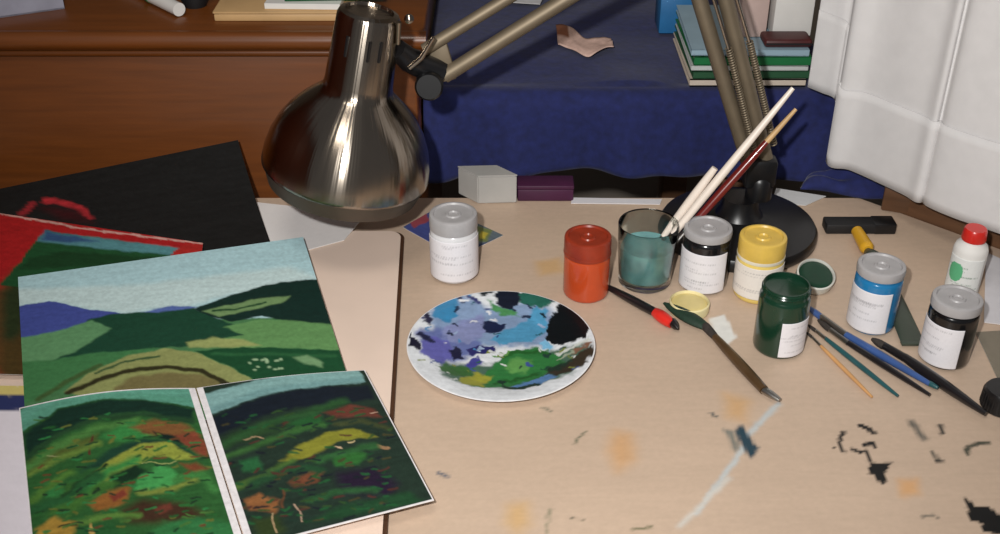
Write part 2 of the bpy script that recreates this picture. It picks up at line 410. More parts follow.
# round the front edge
rr = .018; e = np.clip((sdist - (prof_top - rr)) / (2 * rr), 0, 1)
inr = (e > 0) & (e < 1); ang = e * math.pi / 2
cyy = np.where(inr, CY + rr - rr * np.sin(ang), cyy); czz = np.where(inr, ztop - rr + rr * np.cos(ang), czz)
xx = x0 + u * (x1 - x0)
hang = np.clip((sdist - prof_top) / drop, 0, 1)
fold = (np.sin(xx * 38 + 1.5 * np.sin(xx * 9)) * .010 + np.sin(xx * 83 + 1) * .004) * hang
cyy = cyy - fold - .012 * hang
czz = czz + (vnoise(xx * 12, cyy * 12, 5) - .5) * .008 * (1 - hang) * (sdist < prof_top - .03) + .006 * np.sin(xx * 16) * hang
czz = czz + .003 * (1 - hang)
mb = MB(); mb.v = list(zip(xx, cyy, czz))
for j in range(nv - 1):
    for i in range(nu - 1):
        k = j * nu + i; mb.f.append((k, k + 1, k + nu + 1, k + nu))
cl = obj('tablecloth', mb, navy, label='navy blue cloth draped over the side table behind the desk', cat='cloth')
sm = cl.modifiers.new('thickness', 'SOLIDIFY'); sm.thickness = .0018; sm.offset = 1
ZC = ztop + .009

# things on the blue cloth
def onC(px, py): d = ray(px, py); return CAM + d * ((ZC - CAM.z) / d.z)
# crumpled paper scrap
p0 = onC(584, 42)
nu, nv = 26, 12
mb = MB()
for j in range(nv):
    for i in range(nu):
        a = i / (nu - 1); b = j / (nv - 1)
        sx = -.036 + a * .072; sy = (-.034 - .022 * math.sin(a * 3.1) + .008 * math.sin(a * 9)) + b * (.060 + .020 * math.sin(a * 4 + 1))
        mb.v.append((p0.x + sx, p0.y + sy - .2 * sx, ZC + .004 + .006 * (vnoise(np.array([a * 6.0]), np.array([b * 4.0]), 2)[0])))
for j in range(nv - 1):
    for i in range(nu - 1): k = j * nu + i; mb.f.append((k, k + 1, k + nu + 1, k + nu))
cs = np.array([lin((150, 96, 70)) if i < 6 and j > 4 else lin((222, 188, 174)) for j in range(nv) for i in range(nu)])
o = obj('paper_scrap', mb, PAPER, label='crumpled pinkish paper scrap lying on the navy cloth', cat='paper', colors=cs)
sm = o.modifiers.new('thickness', 'SOLIDIFY'); sm.thickness = .001
pb = onC(676, 35)
t = thing('box', (pb.x, pb.y + .03, ZC), 'small bright blue box on the navy cloth left of the lamp arm', 'box')
cyan = mat('bright_blue_card', (40, 110, 165), .5, var=.1)
wpx = 34 / F * depth(pb); hh = .055
obj('box_body', MB().box((pb.x, pb.y + .03, ZC + hh / 2), (wpx, .05, hh), bev=.0015), cyan, t)
obj('lid', MB().box((pb.x, pb.y + .03, ZC + hh + .004), (wpx + .002, .052, .007), bev=.0015), cyan, t)
p0 = onC(525, 0)
t = sheet('paper_sheet', [(506, -8), (545, -6), (540, 4), (508, 2)], [ZC - Z0 + .002] * 4, (222, 222, 225), [], 'small white paper at the back of the navy cloth, cut by the top of frame', 'paper', nu=8, nv=6)
# stack of folders and books on the cloth, behind the lamp arm
sl = onC(692, 84); sr = onC(814, 84)
sl = onC(690, 88); sr = onC(806, 88)
bx = (sl.x + sr.x) / 2; bl = sr.x - sl.x; by = sl.y + .085
lightg = mat('pale_grey_cover', (196, 200, 198), .5, var=.05); dgreen = mat('dark_green_cover', (40, 84, 56), .5, var=.1)
beige = mat('beige_cover', (206, 192, 176), .6, var=.06); bluegrey = mat('blue_grey_cover', (150, 176, 190), .5, var=.05)
zc = ZC
for cov, h_, lab, rz, dx, pg in ((beige, .0095, 'beige book at the bottom of the stack behind the lamp arm', .0, 0, pagem),
                       (dgreen, .0100, 'dark green book second from the bottom of the stack behind the lamp arm', .015, .002, pagem),
                       (lightg, .006, 'thin pale grey folder between the two green books of the stack', -.01, .001, pagem),
                       (greenc, .0115, 'bright green book in the upper half of the stack behind the lamp arm', .01, .002, pagem),
                       (bluegrey, .008, 'pale blue grey book on top of the stack behind the lamp arm', -.015, 0, pagem)):
    book('book', (bx + dx, by, zc), (bl, .16, h_), rz, cov, pg, lab, 'book', 'books stacked on the navy cloth'); zc += h_ + .0006
redd = mat('dark_red_case', (74, 28, 28), .5, var=.2)
t = thing('pencil_case', (atY(797, 40, by - .05).x, by - .05, zc), 'flat dark red case on the stack of green books', 'case')
cxx = atY(786, 40, by - .06).x
obj('case_body', MB().box((cxx, by - .059, zc + .005), (.058, .034, .010), bev=.004, seg=3), redd, t)
obj('zip', MB().box((cxx, by - .0765, zc + .005), (.055, .0012, .002), bev=0), blackc, t, smooth=False)
pink = mat('pinkish_carton', (196, 172, 164), .7, var=.06)
wx_ = atY(752, 20, by - .03)
t = thing('carton', (wx_.x, by - .015, zc), 'pinkish carton standing on the book stack left of white carton', 'carton')
obj('carton_body', MB().box((wx_.x, by - .015, zc + .05), (.034, .05, .10), bev=.0015), pink, t); obj('flap', MB().box((wx_.x, by - .015, zc + .1015), (.035, .051, .002), bev=0), pink, t)
wx2 = atY(792, 20, by - .03)
t = thing('carton', (wx2.x, by - .006, zc), 'white carton standing on the book stack beside the curtain', 'carton')
obj('carton_body', MB().box((wx2.x, by - .006, zc + .055), (.048, .06, .11), bev=.0015), whitep, t); obj('flap', MB().box((wx2.x, by - .006, zc + .1115), (.049, .061, .002), bev=0), whitep, t)

# folded end of navy cloth lying on the desk's back corner, under the curtain
nu, nv = 60, 30; mb = MB()
c0 = at(800, 190); c1 = at(888, 200)
for j in range(nv):
    for i in range(nu):
        a_ = i / (nu - 1); b_ = j / (nv - 1); env = math.sin(a_ * math.pi) ** .5 * math.sin(b_ * math.pi) ** .6
        q_ = c0.lerp(c1, a_); hz_ = .0016 + env * (.022 + .007 * math.sin(a_ * 9 + b_ * 5) + .004 * math.sin(b_ * 14))
        mb.v.append((q_.x + .02 * b_, q_.y - .002 + .036 * b_ + .004 * math.sin(a_ * 7) * (1 - b_), Z0 + hz_))
for j in range(nv - 1):
    for i in range(nu - 1): k = j * nu + i; mb.f.append((k, k + 1, k + nu + 1, k + nu))
o = obj('folded_cloth', mb, navy, label='bunched navy cloth on the desk corner under the curtain edge', cat='cloth')
s_ = o.modifiers.new('thickness', 'SOLIDIFY'); s_.thickness = .0015; s_.offset = -1

# ------------------------------------------------------------------ curtain
ZCb = .045
key = [atY(808, 86, 1.262), atY(822, 92, 1.256), atY(838, 102, 1.250), atY(835, 130, 1.19), at(829, 163, ZCb), at(850, 169, ZCb), at(880, 182, ZCb), at(905, 194, ZCb), at(917, 201, ZCb), at(923, 200, ZCb), at(930, 206, ZCb), at(955, 217, ZCb), at(985, 227, ZCb), at(1020, 240, ZCb), at(1055, 256, ZCb), at(1062, 252, ZCb), at(1090, 266, ZCb)]
def catmull(P, m):
    out = []
    for i in range(len(P) - 1):
        p0, p1, p2, p3 = P[max(i - 1, 0)], P[i], P[i + 1], P[min(i + 2, len(P) - 1)]
        for k in range(m):
            t_ = k / m
            out.append(.5 * (2 * p1 + (p2 - p0) * t_ + (2 * p0 - 5 * p1 + 4 * p2 - p3) * t_ ** 2 + (3 * p1 - p0 - 3 * p2 + p3) * t_ ** 3))
    return out + [P[-1]]
path = catmull(key, 10)
cur = thing('curtain', (path[70].x, path[70].y, Z0 + ZCb), 'white curtain with deep hem hanging at the window on the right', 'curtain')
cloth = mat('white_curtain_cloth', (212, 210, 210), .9, var=.03, scale=60, bump=.1, sheen=.1)
def drape(z0, z1, off, nz):
    mb = MB(); m = len(path)
    for j in range(nz):
        f = j / (nz - 1)
        for i, p in enumerate(path):
            a = path[max(i - 1, 0)]; b = path[min(i + 1, m - 1)]; zz = p.z + z0 + ((z1 if z1 < .3 else z1 - p.z) - z0) * f
            d = Vector((b.x - a.x, b.y - a.y, 0)).normalized(); nn = Vector((d.y, -d.x, 0))
            if nn.y > 0: nn = -nn
            w_ = .004 * math.sin(i * .33) * (zz - Z0) * 1.2
            mb.v.append((p.x + nn.x * (off + w_), p.y + nn.y * (off + w_), zz))
    for j in range(nz - 1):
        for i in range(m - 1): k = j * m + i; mb.f.append((k, k + 1, k + m + 1, k + m))
    return mb
zb = Z0 + ZCb; zh = zb + .094
for nm, mbb, th in (('curtain_cloth', drape(.001, Z0 + 1.0, 0, 40), .0012), ('hem', drape(0, .094, .0026, 10), .0014)):
    o = obj(nm, mbb, cloth, cur if nm == 'curtain_cloth' else o); s_ = o.modifiers.new('thickness', 'SOLIDIFY'); s_.thickness = th; s_.offset = 0
# brown wooden block under the curtain
bk = at(898, 215, 0)
obj('wood_block', MB().box((bk.x + .004, bk.y + .018, Z0 + .0175), (.034, .03, .034), rz=-.35, bev=.002), darkwood, label='brown wooden block on the desk under the curtain corner', cat='block')

# ================================================================== THE LAMP
steel = mat('brushed_steel', (158, 148, 136), .2, 1.0, var=.05, scale=40, stretch=(1, 1, .05), aniso=.85)
def flute(m):                                # fine vertical spinning marks round the axis of the shade
    nt = m.node_tree; N = nt.nodes; b = N['Principled BSDF']
    tc = N.new('ShaderNodeTexCoord'); g = N.new('ShaderNodeTexGradient'); g.gradient_type = 'RADIAL'; nz = N.new('ShaderNodeTexNoise'); nz.noise_dimensions = '1D'
    nz.inputs['Scale'].default_value = 26; nz.inputs['Detail'].default_value = 3; nz.inputs['Roughness'].default_value = .6
    bp = N.new('ShaderNodeBump'); bp.inputs['Strength'].default_value = .12; bp.inputs['Distance'].default_value = .004
    nt.links.new(tc.outputs['Object'], g.inputs['Vector']); nt.links.new(g.outputs['Fac'], nz.inputs['W']); nt.links.new(nz.outputs['Fac'], bp.inputs['Height']); nt.links.new(bp.outputs['Normal'], b.inputs['Normal'])
flute(steel)
_tg = steel.node_tree.nodes.new('ShaderNodeTangent'); _tg.direction_type = 'RADIAL'; _tg.axis = 'Z'
steel.node_tree.nodes['Principled BSDF'].inputs['Anisotropic Rotation'].default_value = .25
steel.node_tree.links.new(_tg.outputs['Tangent'], steel.node_tree.nodes['Principled BSDF'].inputs['Tangent'])
black = mat('black_enamel', (16, 16, 18), .35, var=.15)
brass = mat('dull_bronze_tube', (122, 110, 92), .55, .6, var=.1)
bc = at(737, 229, .006)
rb = 78 / F * depth(bc)
lamp = thing('desk_lamp', (bc.x, bc.y, Z0), 'steel anglepoise desk lamp with bell shade and round black base', 'lamp')
obj('base', MB().lathe([(0, .0005), (rb * .97, .0005), (rb, .004), (rb, .010), (rb * .97, .0145), (rb * .8, .018), (rb * .45, .022), (rb * .30, .026), (rb * .24, .034), (rb * .22, .046), (0, .047)], (bc.x, bc.y, Z0), n=72), black, lamp)
pv = Vector((bc.x + .018, bc.y, Z0 + .052))
obj('swivel', MB().lathe([(0, 0), (.014, 0), (.014, .022), (.011, .026), (0, .026)], (pv.x, pv.y, Z0 + .046)), black, lamp)
pv = atY(760, 168, bc.y)
el = atY(690, -85, bc.y + .005)
side = (el - pv).normalized().cross(Vector((0, 1, 0))).normalized()
if side.x < 0: side = -side
for k, (o1, o2) in enumerate(((-.010, -.014), (.008, .013))):
    obj('lower_arm_tube', MB().tube([pv + side * o1, pv.lerp(el, .5) + side * (o1 + o2) / 2, el + side * o2], .0078, 12), brass, lamp)
def spring(a, b, r, turns, wire):
    a = Vector(a); b = Vector(b); t_ = (b - a).normalized(); x_ = t_.cross(Vector((0, 1, 0))).normalized(); y_ = t_.cross(x_)
    return MB().tube([a.lerp(b, i / (turns * 10)) + (x_ * math.cos(i * .628) + y_ * math.sin(i * .628)) * r for i in range(turns * 10 + 1)], wire, 6)
for oy, ox in ((-.012, -.002), (-.012, .019)):
    obj('spring', spring(pv + side * ox + Vector((0, oy, 0)) + (el - pv) * .10, pv + side * (ox + .003) + Vector((0, oy, 0)) + (el - pv) * .52, .0030, 44, .0009), brass, lamp)
    obj('spring_rod', MB().tube([pv + side * (ox + .003) + Vector((0, oy, 0)) + (el - pv) * .5, el + side * ox + Vector((0, oy * .5, 0))], .0018, 8), steel, lamp)
obj('elbow', MB().box(el, (.05, .02, .05), bev=.006), black, lamp)
obj('foot_bracket', MB().box(pv + Vector((0, 0, -.004)), (.034, .022, .034), bev=.005), black, lamp)
# shade
rim = atY(346, 167, 1.035)
axis = Vector((.205, .03, 1)).normalized()
pxm = depth(rim) / F
prof = [(80, -3.5), (82, -3), (83.3, -1.5), (83.5, 1), (82.3, 14), (78.5, 29), (72, 44), (63.5, 57), (53.5, 68), (44, 76.5), (38, 81.5), (35, 85), (33.5, 89), (33, 93), (29.8, 158), (28, 162), (23, 164), (22, 161), (0, 161)]
outer = [(r * pxm, z * pxm) for r, z in prof]
inner = [((r - 1.2) * pxm, (z - 1.2) * pxm) for r, z in prof[:11]]
_x = (Vector((1, 0, 0)) - axis * axis.x).normalized(); _y = axis.cross(_x)
SF = Matrix(((_x.x, _y.x, axis.x, rim.x), (_x.y, _y.y, axis.y, rim.y), (_x.z, _y.z, axis.z, rim.z), (0, 0, 0, 1)))
shade = obj('shade', MB().lathe(inner[::-1] + outer[:14], rim, axis, n=96), steel, lamp, frame=SF)
neck = obj('neck', MB().lathe(outer[12:], rim, axis, n=64), steel, lamp, frame=SF)
lipp = [((r + .5) * pxm, z * pxm) for r, z in ((74, -20), (75, -20), (78.5, -10), (80, -4.2), (78, -4.2), (74, -20))]
obj('shade_lip', MB().lathe(lipp, rim, axis, n=96), mat('dull_lip_metal', (92, 82, 72), .5, .6, var=.08), lamp, label='dull metal lip around the opening')
bulb = obj('bulb', MB().lathe([(0, -.004), (.015, 0), (.024, .012), (.026, .028), (.02, .045), (.013, .058), (.013, .075), (0, .076)], rim, axis, n=32), whitep, lamp)
# slots in the neck
ax_x = Vector((1, 0, 0)) - axis * axis.x; ax_x.normalize(); ax_y = axis.cross(ax_x)
sl = MB()
for ang in (-118, -78, -58):
    d = ax_x * math.cos(R(ang)) + ax_y * math.sin(R(ang))
    c = rim + axis * (135 * pxm) + d * (31.0 * pxm)
    sl.tube([c - axis * .010, c + axis * .010], .0017, 8)
obj('vent_slots', sl, black, neck)
# joint and upper arm
jt = atY(442, 62, 1.06)
nk = rim + axis * (132 * pxm)
obj('joint', MB().tube([nk + ax_x * .03, nk.lerp(jt, .55) + Vector((0, 0, -.006)), jt + Vector((-.002, 0, -.012))], [.010, .012, .014], 14), black, lamp)
obj('joint_plate', MB().box(jt, (.020, .006, .040), rot=Matrix.Rotation(R(-14), 3, 'Y'), bev=.002), brass, lamp)
obj('knob', MB().lathe([(0, 0), (.013, 0), (.014, .003), (.014, .012), (.012, .015), (0, .015)], jt + Vector((-.012, -.012, -.018)), (0, -1, .2), n=24), black, lamp)
w1 = nk + ax_x * .033 + Vector((0, -.012, .01))
obj('switch_lever', MB().tube([w1, w1 + Vector((.002, -.002, .022))], [.0024, .0028], 10), steel, lamp, label='small shiny lever')
obj('switch_lever', MB().tube([w1 + Vector((.010, -.004, -.022)), w1 + Vector((.022, -.004, -.012)), w1 + Vector((.034, -.004, .008))], [.003, .0028, .0022], 10), steel, lamp, label='small shiny lever')
obj('screw', MB().lathe([(0, 0), (.0045, 0), (.0045, .003), (.003, .0042), (0, .0045)], w1 + Vector((.012, -.004, .026)), (0, -1, .3), n=16), steel, lamp)
e2 = el + Vector((-.004, -.014, 0))
for s_, (pa, pb_) in enumerate((((424, 50), (505, 0)), ((444, 76), (565, 0)))):
    a = atY(*pa, 1.055); b = atY(*pb_, 1.055 + (.035 * (pb_[0] - pa[0]) / 250))
    d = (b - a); L = (el - jt).length
    obj('upper_arm_tube', MB().tube([a, a + d * .5, a + d.normalized() * L], .0076 if s_ else .0062, 12), brass, lamp)

# ================================================================== PAINTINGS AND PAPERS ON THE LEFT
wp = sheet('paper_sheet', [(246, 201), (366, 214), (344, 240), (262, 262)], [.011, .0095, .0085, .0085], (226, 222, 220), [], 'plain white paper under the lamp shade beside the black painting', 'paper', nu=20, nv=14, amp=.03)
z6 = zoomed(0, 240, 2.632); z7 = zoomed(0, 360, 3.07); z8 = zoomed(180, 360, 3.068); zr = zoomed(0, 180, 2.427)
ops = [S('l', (172, 44, 50), zr, [(108, 44), (150, 46), (190, 56), (212, 78)], .004, .003), S('l', (150, 40, 46), zr, [(52, 76), (66, 66), (78, 52)], .004, .004),
       S('p', (60, 18, 22), zr, [(100, 60), (180, 62), (215, 90), (150, 84)], .02)]
sheet('painting', [(-75, 204), (238, 140), (285, 280), (-20, 330)], [.016, .052, .0112, .0112], (26, 27, 27), ops, 'black painted sheet with red strokes leaning back towards the dresser', 'painting', amp=.3, nu=90, nv=70, curl=lambda u, v: -.040 * ((1 - v) - (1 - v) ** 2.5) * u - .003 * ((1 - v) - (1 - v) ** 2.5))
ops = [S('p', (98, 62, 32), zr, [(-100, 330), (0, 262), (40, 215), (90, 300), (80, 480), (0, 480)], .02),
       S('p', (40, 52, 28), zr, [(0, 275), (60, 210), (110, 230), (70, 330), (40, 420), (0, 380)], .02),
       S('p', (72, 56, 26), zr, [(0, 400), (60, 380), (70, 500), (0, 500)], .02),
       S('p', (30, 78, 44), zr, [(0, 256), (110, 122), (445, 168), (470, 240), (120, 270)], .002),
       S('p', (84, 136, 142), zr, [(108, 124), (445, 166), (430, 182), (300, 172), (180, 160), (90, 150)], .004),
       S('p', (52, 84, 124), zr, [(108, 124), (180, 135), (240, 150), (160, 152), (100, 148)], .008),
       S('p', (24, 62, 34), zr, [(70, 190), (160, 172), (260, 180), (420, 190), (420, 215), (200, 210), (40, 220)], .006),
       S('p', (170, 40, 36), zr, [(440, 158), (500, 150), (500, 300), (400, 200)], .002),
       S('l', (206, 160, 150), zr, [(-130, 58), (0, 80), (200, 118), (492, 154)], .0016, .0012)]
sheet('painting', [(-70, 203), (203, 243), (185, 380), (-110, 370)], [.026, .0225, .0130, .0165], (168, 30, 32), ops, 'landscape painting on a red mount peeking out above the hill painting', 'painting', seed=3)
ops = [('p', (206, 190, 116), [(-60, 384), (45, 385), (45, 396), (-60, 395)], .002), ('p', (44, 52, 96), [(-60, 395), (45, 395), (45, 409), (-60, 411)], .003)]
sheet('paper_sheet', [(-65, 385), (45, 386), (62, 570), (-70, 570)], [.0185, .0135, .0135, .0185], (222, 216, 224), ops, 'white sheet with blue and yellow top strip at the lower left corner', 'paper', amp=.04, nu=60, nv=60)
hill = [
    S('p', (70, 116, 74), z6, [(40, 215), (300, 215), (520, 210), (900, 200), (960, 460), (40, 520)], .002),
    S('p', (190, 212, 212), z6, [(40, 130), (330, 120), (520, 100), (760, 70), (840, 100), (560, 155), (500, 176), (400, 182), (330, 192), (230, 182), (130, 162), (40, 175)], .012),
    S('p', (66, 78, 148), z6, [(40, 175), (130, 160), (230, 182), (330, 194), (300, 222), (200, 240), (120, 250), (40, 258)], .002),
    S('p', (84, 104, 164), z6, [(360, 194), (450, 172), (520, 178), (440, 200)], .003),
    S('p', (26, 66, 48), z6, [(230, 210), (290, 196), (350, 190), (420, 190), (510, 180), (560, 200), (660, 240), (640, 262), (480, 280), (350, 290), (200, 315), (100, 340), (180, 290)], .003),
    S('p', (92, 140, 96), z6, [(50, 258), (150, 240), (240, 212), (292, 232), (205, 292), (110, 324), (50, 330)], .004),
    S('p', (62, 116, 70), z6, [(50, 320), (120, 318), (240, 298), (420, 284), (330, 306), (230, 350), (150, 400), (60, 430), (50, 430)], .004),
    S('p', (136, 142, 88), z6, [(170, 400), (230, 352), (330, 306), (430, 286), (520, 296), (600, 332), (670, 372), (520, 420), (300, 430)], .003),
    S('p', (112, 104, 66), z6, [(300, 390), (350, 360), (440, 348), (530, 354), (600, 382), (520, 430), (300, 430)], .005),
    S('l', (46, 44, 24), z6, [(180, 402), (260, 368), (340, 344), (440, 334), (530, 344), (600, 380)], .0032, .003),
    S('l', (62, 88, 48), z6, [(100, 420), (180, 370), (260, 330)], .003, .004),
    S('l', (60, 84, 52), z6, [(250, 350), (330, 320), (420, 306)], .0016, .002),
    S('p', (18, 44, 38), z6, [(510, 182), (600, 148), (700, 118), (780, 105), (845, 104), (880, 225), (760, 216), (690, 200), (610, 214), (550, 200)], .002),
    S('p', (110, 140, 92), z6, [(530, 186), (600, 172), (680, 154), (766, 148), (745, 164), (660, 184), (580, 202)], .003),
    S('l', (30, 66, 40), z6, [(560, 186), (620, 182), (700, 164)], .0014, .002),
    S('p', (94, 138, 84), z6, [(590, 228), (690, 208), (780, 214), (880, 222), (910, 292), (760, 284), (640, 284), (500, 280), (560, 262), (640, 250)], .003),
    S('p', (146, 156, 96), z6, [(490, 270), (560, 256), (640, 262), (690, 276), (600, 284), (500, 282)], .004),
    S('p', (24, 70, 42), z6, [(515, 292), (640, 282), (760, 286), (905, 292), (925, 350), (780, 362), (672, 372), (600, 330)], .002),
    S('l', (40, 90, 54), z6, [(560, 300), (700, 300), (880, 306)], .002, .004),
    S('p', (110, 146, 104), z6, [(770, 308), (810, 302), (852, 322), (846, 334), (800, 326)], .004),
]
rng = random.Random(4)
for k in range(16): hill.append(S('l', (150, 178, 140), z6, [(650 + rng.random() * 100, 312 + rng.random() * 32)] * 2, .0014, .002))
sheet('painting', [(18, 277), (303, 237), (357, 405), (26, 436)], [.0275, .0255, .0150, .0155], (172, 206, 212), hill, 'large painting of green hills under a pale blue sky', 'painting', nu=280, nv=180, seed=5, amp=.10, warp=.0012)
lp = [
    S('p', (92, 152, 132), z7, [(50, 160), (200, 96), (330, 84), (600, 84), (612, 146), (480, 136), (330, 132), (180, 162), (60, 222)], .003),
    S('p', (86, 146, 124), z7, [(60, 190), (180, 140), (330, 118), (600, 120), (605, 140), (330, 132), (180, 160), (70, 215)], .006),
    S('p', (18, 46, 36), z7, [(75, 225), (180, 165), (330, 136), (480, 138), (600, 150), (590, 200), (440, 170), (300, 190), (150, 250), (80, 300)], .006),
    S('p', (78, 92, 42), z7, [(85, 310), (200, 262), (300, 238), (290, 262), (200, 300), (90, 345)], .008),
    S('p', (52, 124, 62), z7, [(310, 250), (380, 205), (450, 215), (470, 240), (380, 262)], .008),
    S('p', (118, 80, 46), z7, [(400, 220), (480, 190), (560, 198), (620, 232), (560, 250), (470, 238)], .008),
    S('p', (120, 62, 44), z7, [(530, 238), (600, 220), (640, 260), (640, 300), (570, 270)], .006),
    S('p', (16, 34, 30), z7, [(470, 228), (540, 240), (560, 262), (490, 250)], .004),
    S('p', (26, 60, 44), z7, [(250, 350), (340, 280), (440, 250), (560, 262), (620, 310), (520, 268), (430, 274), (340, 320)], .006),
    S('p', (136, 146, 60), z7, [(240, 392), (345, 308), (430, 266), (520, 260), (610, 304), (550, 312), (480, 298), (410, 334), (330, 378)], .004),
    S('p', (18, 44, 28), z7, [(330, 360), (420, 325), (450, 345), (400, 385), (350, 400)], .006),
    S('p', (64, 144, 76), z7, [(430, 356), (500, 326), (544, 352), (524, 392), (430, 416), (410, 396)], .005),
    S('p', (48, 116, 60), z7, [(140, 380), (190, 368), (196, 420), (142, 424)], .006),
    S('p', (60, 104, 44), z7, [(210, 390), (300, 370), (370, 380), (290, 420), (230, 470), (150, 480)], .01),
    S('p', (134, 88, 42), z7, [(268, 444), (330, 404), (402, 390), (388, 440), (300, 470)], .006),
    S('p', (116, 54, 40), z7, [(336, 418), (380, 402), (390, 420), (350, 434)], .004),
    S('p', (60, 40, 28), z7, [(370, 460), (440, 430), (560, 440), (640, 470), (560, 500), (400, 500)], .012),
    S('p', (100, 52, 40), z7, [(474, 456), (520, 440), (530, 462), (490, 474)], .004),
    S('p', (112, 64, 40), z7, [(556, 322), (600, 318), (640, 336), (600, 350)], .006),
    S('p', (158, 126, 54), z7, [(112, 520), (170, 484), (232, 500), (222, 560), (112, 560)], .006),
    S('p', (46, 108, 60), z7, [(420, 560), (500, 500), (610, 484), (710, 500), (740, 570)], .008),
    S('p', (36, 84, 44), z7, [(240, 560), (260, 500), (340, 500), (400, 540), (380, 570)], .01),
    S('l', (160, 158, 116), z7, [(150, 300), (180, 302), (214, 296)], .0005, .0016), S('l', (156, 160, 100), z7, [(440, 322), (470, 318), (500, 322), (545, 316)], .0005, .0014),
    S('l', (170, 140, 80), z7, [(280, 490), (284, 534)], .0012, .001), S('l', (80, 50, 34), z7, [(282, 240), (276, 300)], .001, .001),
    S('l', (26, 40, 22), z7, [(120, 470), (250, 380), (330, 330)], .002, .003),
]
for (c_, p_, w_, sf) in (((70, 118, 58), [(85, 330), (180, 270), (300, 222), (420, 196)], .004, .008), ((34, 66, 40), [(85, 300), (180, 236), (300, 196), (440, 178), (590, 190)], .003, .006), ((96, 124, 54), [(90, 350), (200, 300), (300, 268)], .003, .006),
                         ((58, 128, 62), [(260, 400), (330, 350), (420, 310)], .004, .007), ((36, 84, 46), [(100, 460), (200, 430), (300, 360)], .005, .008), ((74, 116, 48), [(100, 430), (130, 400), (220, 350)], .003, .006), ((116, 130, 58), [(430, 410), (520, 400), (600, 370)], .003, .006),
                         ((60, 120, 60), [(540, 370), (620, 350), (660, 400)], .004, .007), ((84, 122, 54), [(250, 500), (330, 480), (420, 478)], .003, .006)):
    lp.append(S('l', c_, z7, p_, w_, sf))
for k in range(190):
    xx_, yy_ = 95 + rng.random() * 560, 180 + rng.random() * 380
    lp.append(S('l', rng.choice([(34, 84, 42), (66, 108, 50), (26, 46, 32), (96, 104, 46), (100, 64, 40), (44, 116, 62), (40, 96, 46), (24, 58, 34)]), z7, [(xx_, yy_), (xx_ + 8 + rng.random() * 22, yy_ - 10 + rng.random() * 14)], .0010, .0024))
sheet('painting', [(19, 408), (195, 388), (246.5, 550), (36, 585)], [.019, .0185, .0175, .018], (42, 88, 44), lp, 'green landscape painting with bright yellow green arc, left of the lower pair', 'painting', group=None, nu=230, nv=230, seed=7,
      curl=lambda u, v: .007 * np.sin(np.clip(u, 0, 1) * 3.14) * (1 - v) ** 2, margin=((224, 220, 222), .0008, .0056, .0012, .002), amp=.2, warp=.0016)
rp = [
    S('p', (122, 160, 158), z8, [(50, 108), (300, 56), (545, 26), (572, 68), (420, 86), (250, 112), (80, 172)], .003),
    S('p', (108, 146, 146), z8, [(80, 150), (250, 95), (420, 72), (560, 52), (568, 66), (420, 88), (250, 112), (90, 168)], .006),
    S('p', (20, 28, 38), z8, [(90, 180), (250, 116), (420, 90), (580, 76), (600, 120), (450, 140), (300, 160), (120, 230)], .006),
    S('p', (36, 84, 44), z8, [(328, 196), (420, 160), (444, 200), (350, 228)], .008),
    S('p', (96, 52, 42), z8, [(440, 164), (520, 138), (592, 150), (620, 176), (480, 180)], .006),
    S('p', (38, 64, 36), z8, [(130, 240), (220, 210), (330, 200), (300, 225), (200, 250), (140, 270)], .01),
    S('p', (124, 124, 44), z8, [(306, 314), (370, 264), (450, 226), (530, 212), (610, 236), (560, 242), (480, 254), (420, 288), (370, 304)], .004),
    S('p', (44, 96, 44), z8, [(468, 304), (520, 272), (574, 290), (552, 322), (480, 328)], .006),
    S('p', (38, 92, 54), z8, [(188, 312), (240, 298), (254, 340), (200, 344)], .006),
    S('p', (104, 62, 42), z8, [(336, 374), (400, 340), (444, 346), (420, 376), (350, 392)], .005),
    S('p', (134, 88, 52), z8, [(196, 426), (240, 406), (304, 430), (292, 474), (220, 456)], .005),
    S('p', (34, 24, 44), z8, [(480, 350), (600, 330), (670, 380), (640, 420), (500, 410)], .012),
    S('p', (30, 66, 40), z8, [(380, 498), (500, 446), (700, 404), (750, 434), (500, 484)], .008),
    S('p', (46, 60, 30), z8, [(220, 490), (300, 480), (330, 520), (250, 550)], .008),
    S('l', (160, 134, 104), z8, [(196, 246), (226, 236), (258, 242)], .0006, .0014), S('l', (186, 160, 130), z8, [(470, 268), (495, 270)], .0007, .001), S('l', (178, 160, 120), z8, [(515, 256), (532, 252)], .0007, .001),
    S('l', (170, 140, 120), z8, [(585, 166), (606, 160)], .0007, .001), S('l', (140, 110, 80), z8, [(610, 262), (640, 270)], .002, .002),
    S('l', (156, 132, 112), z8, [(352, 446), (366, 470), (374, 498)], .0008, .001), S('l', (150, 128, 96), z8, [(284, 474), (298, 526)], .0008, .001),
    S('l', (90, 60, 40), z8, [(318, 400), (312, 450)], .001, .002),
]
for (c_, p_, w_, sf) in (((40, 76, 42), [(130, 260), (250, 205), (380, 170), (500, 130)], .004, .008), ((52, 92, 46), [(140, 300), (240, 262), (350, 220), (440, 200)], .003, .007), ((70, 100, 46), [(180, 390), (280, 350), (340, 310)], .003, .006),
                         ((44, 86, 48), [(420, 310), (480, 290), (600, 262)], .004, .007), ((34, 70, 44), [(230, 380), (340, 330), (430, 340)], .004, .007), ((58, 66, 40), [(480, 200), (560, 190), (640, 210)], .003, .006), ((40, 80, 46), [(400, 430), (500, 400), (600, 400)], .003, .006)):
    rp.append(S('l', c_, z8, p_, w_, sf))
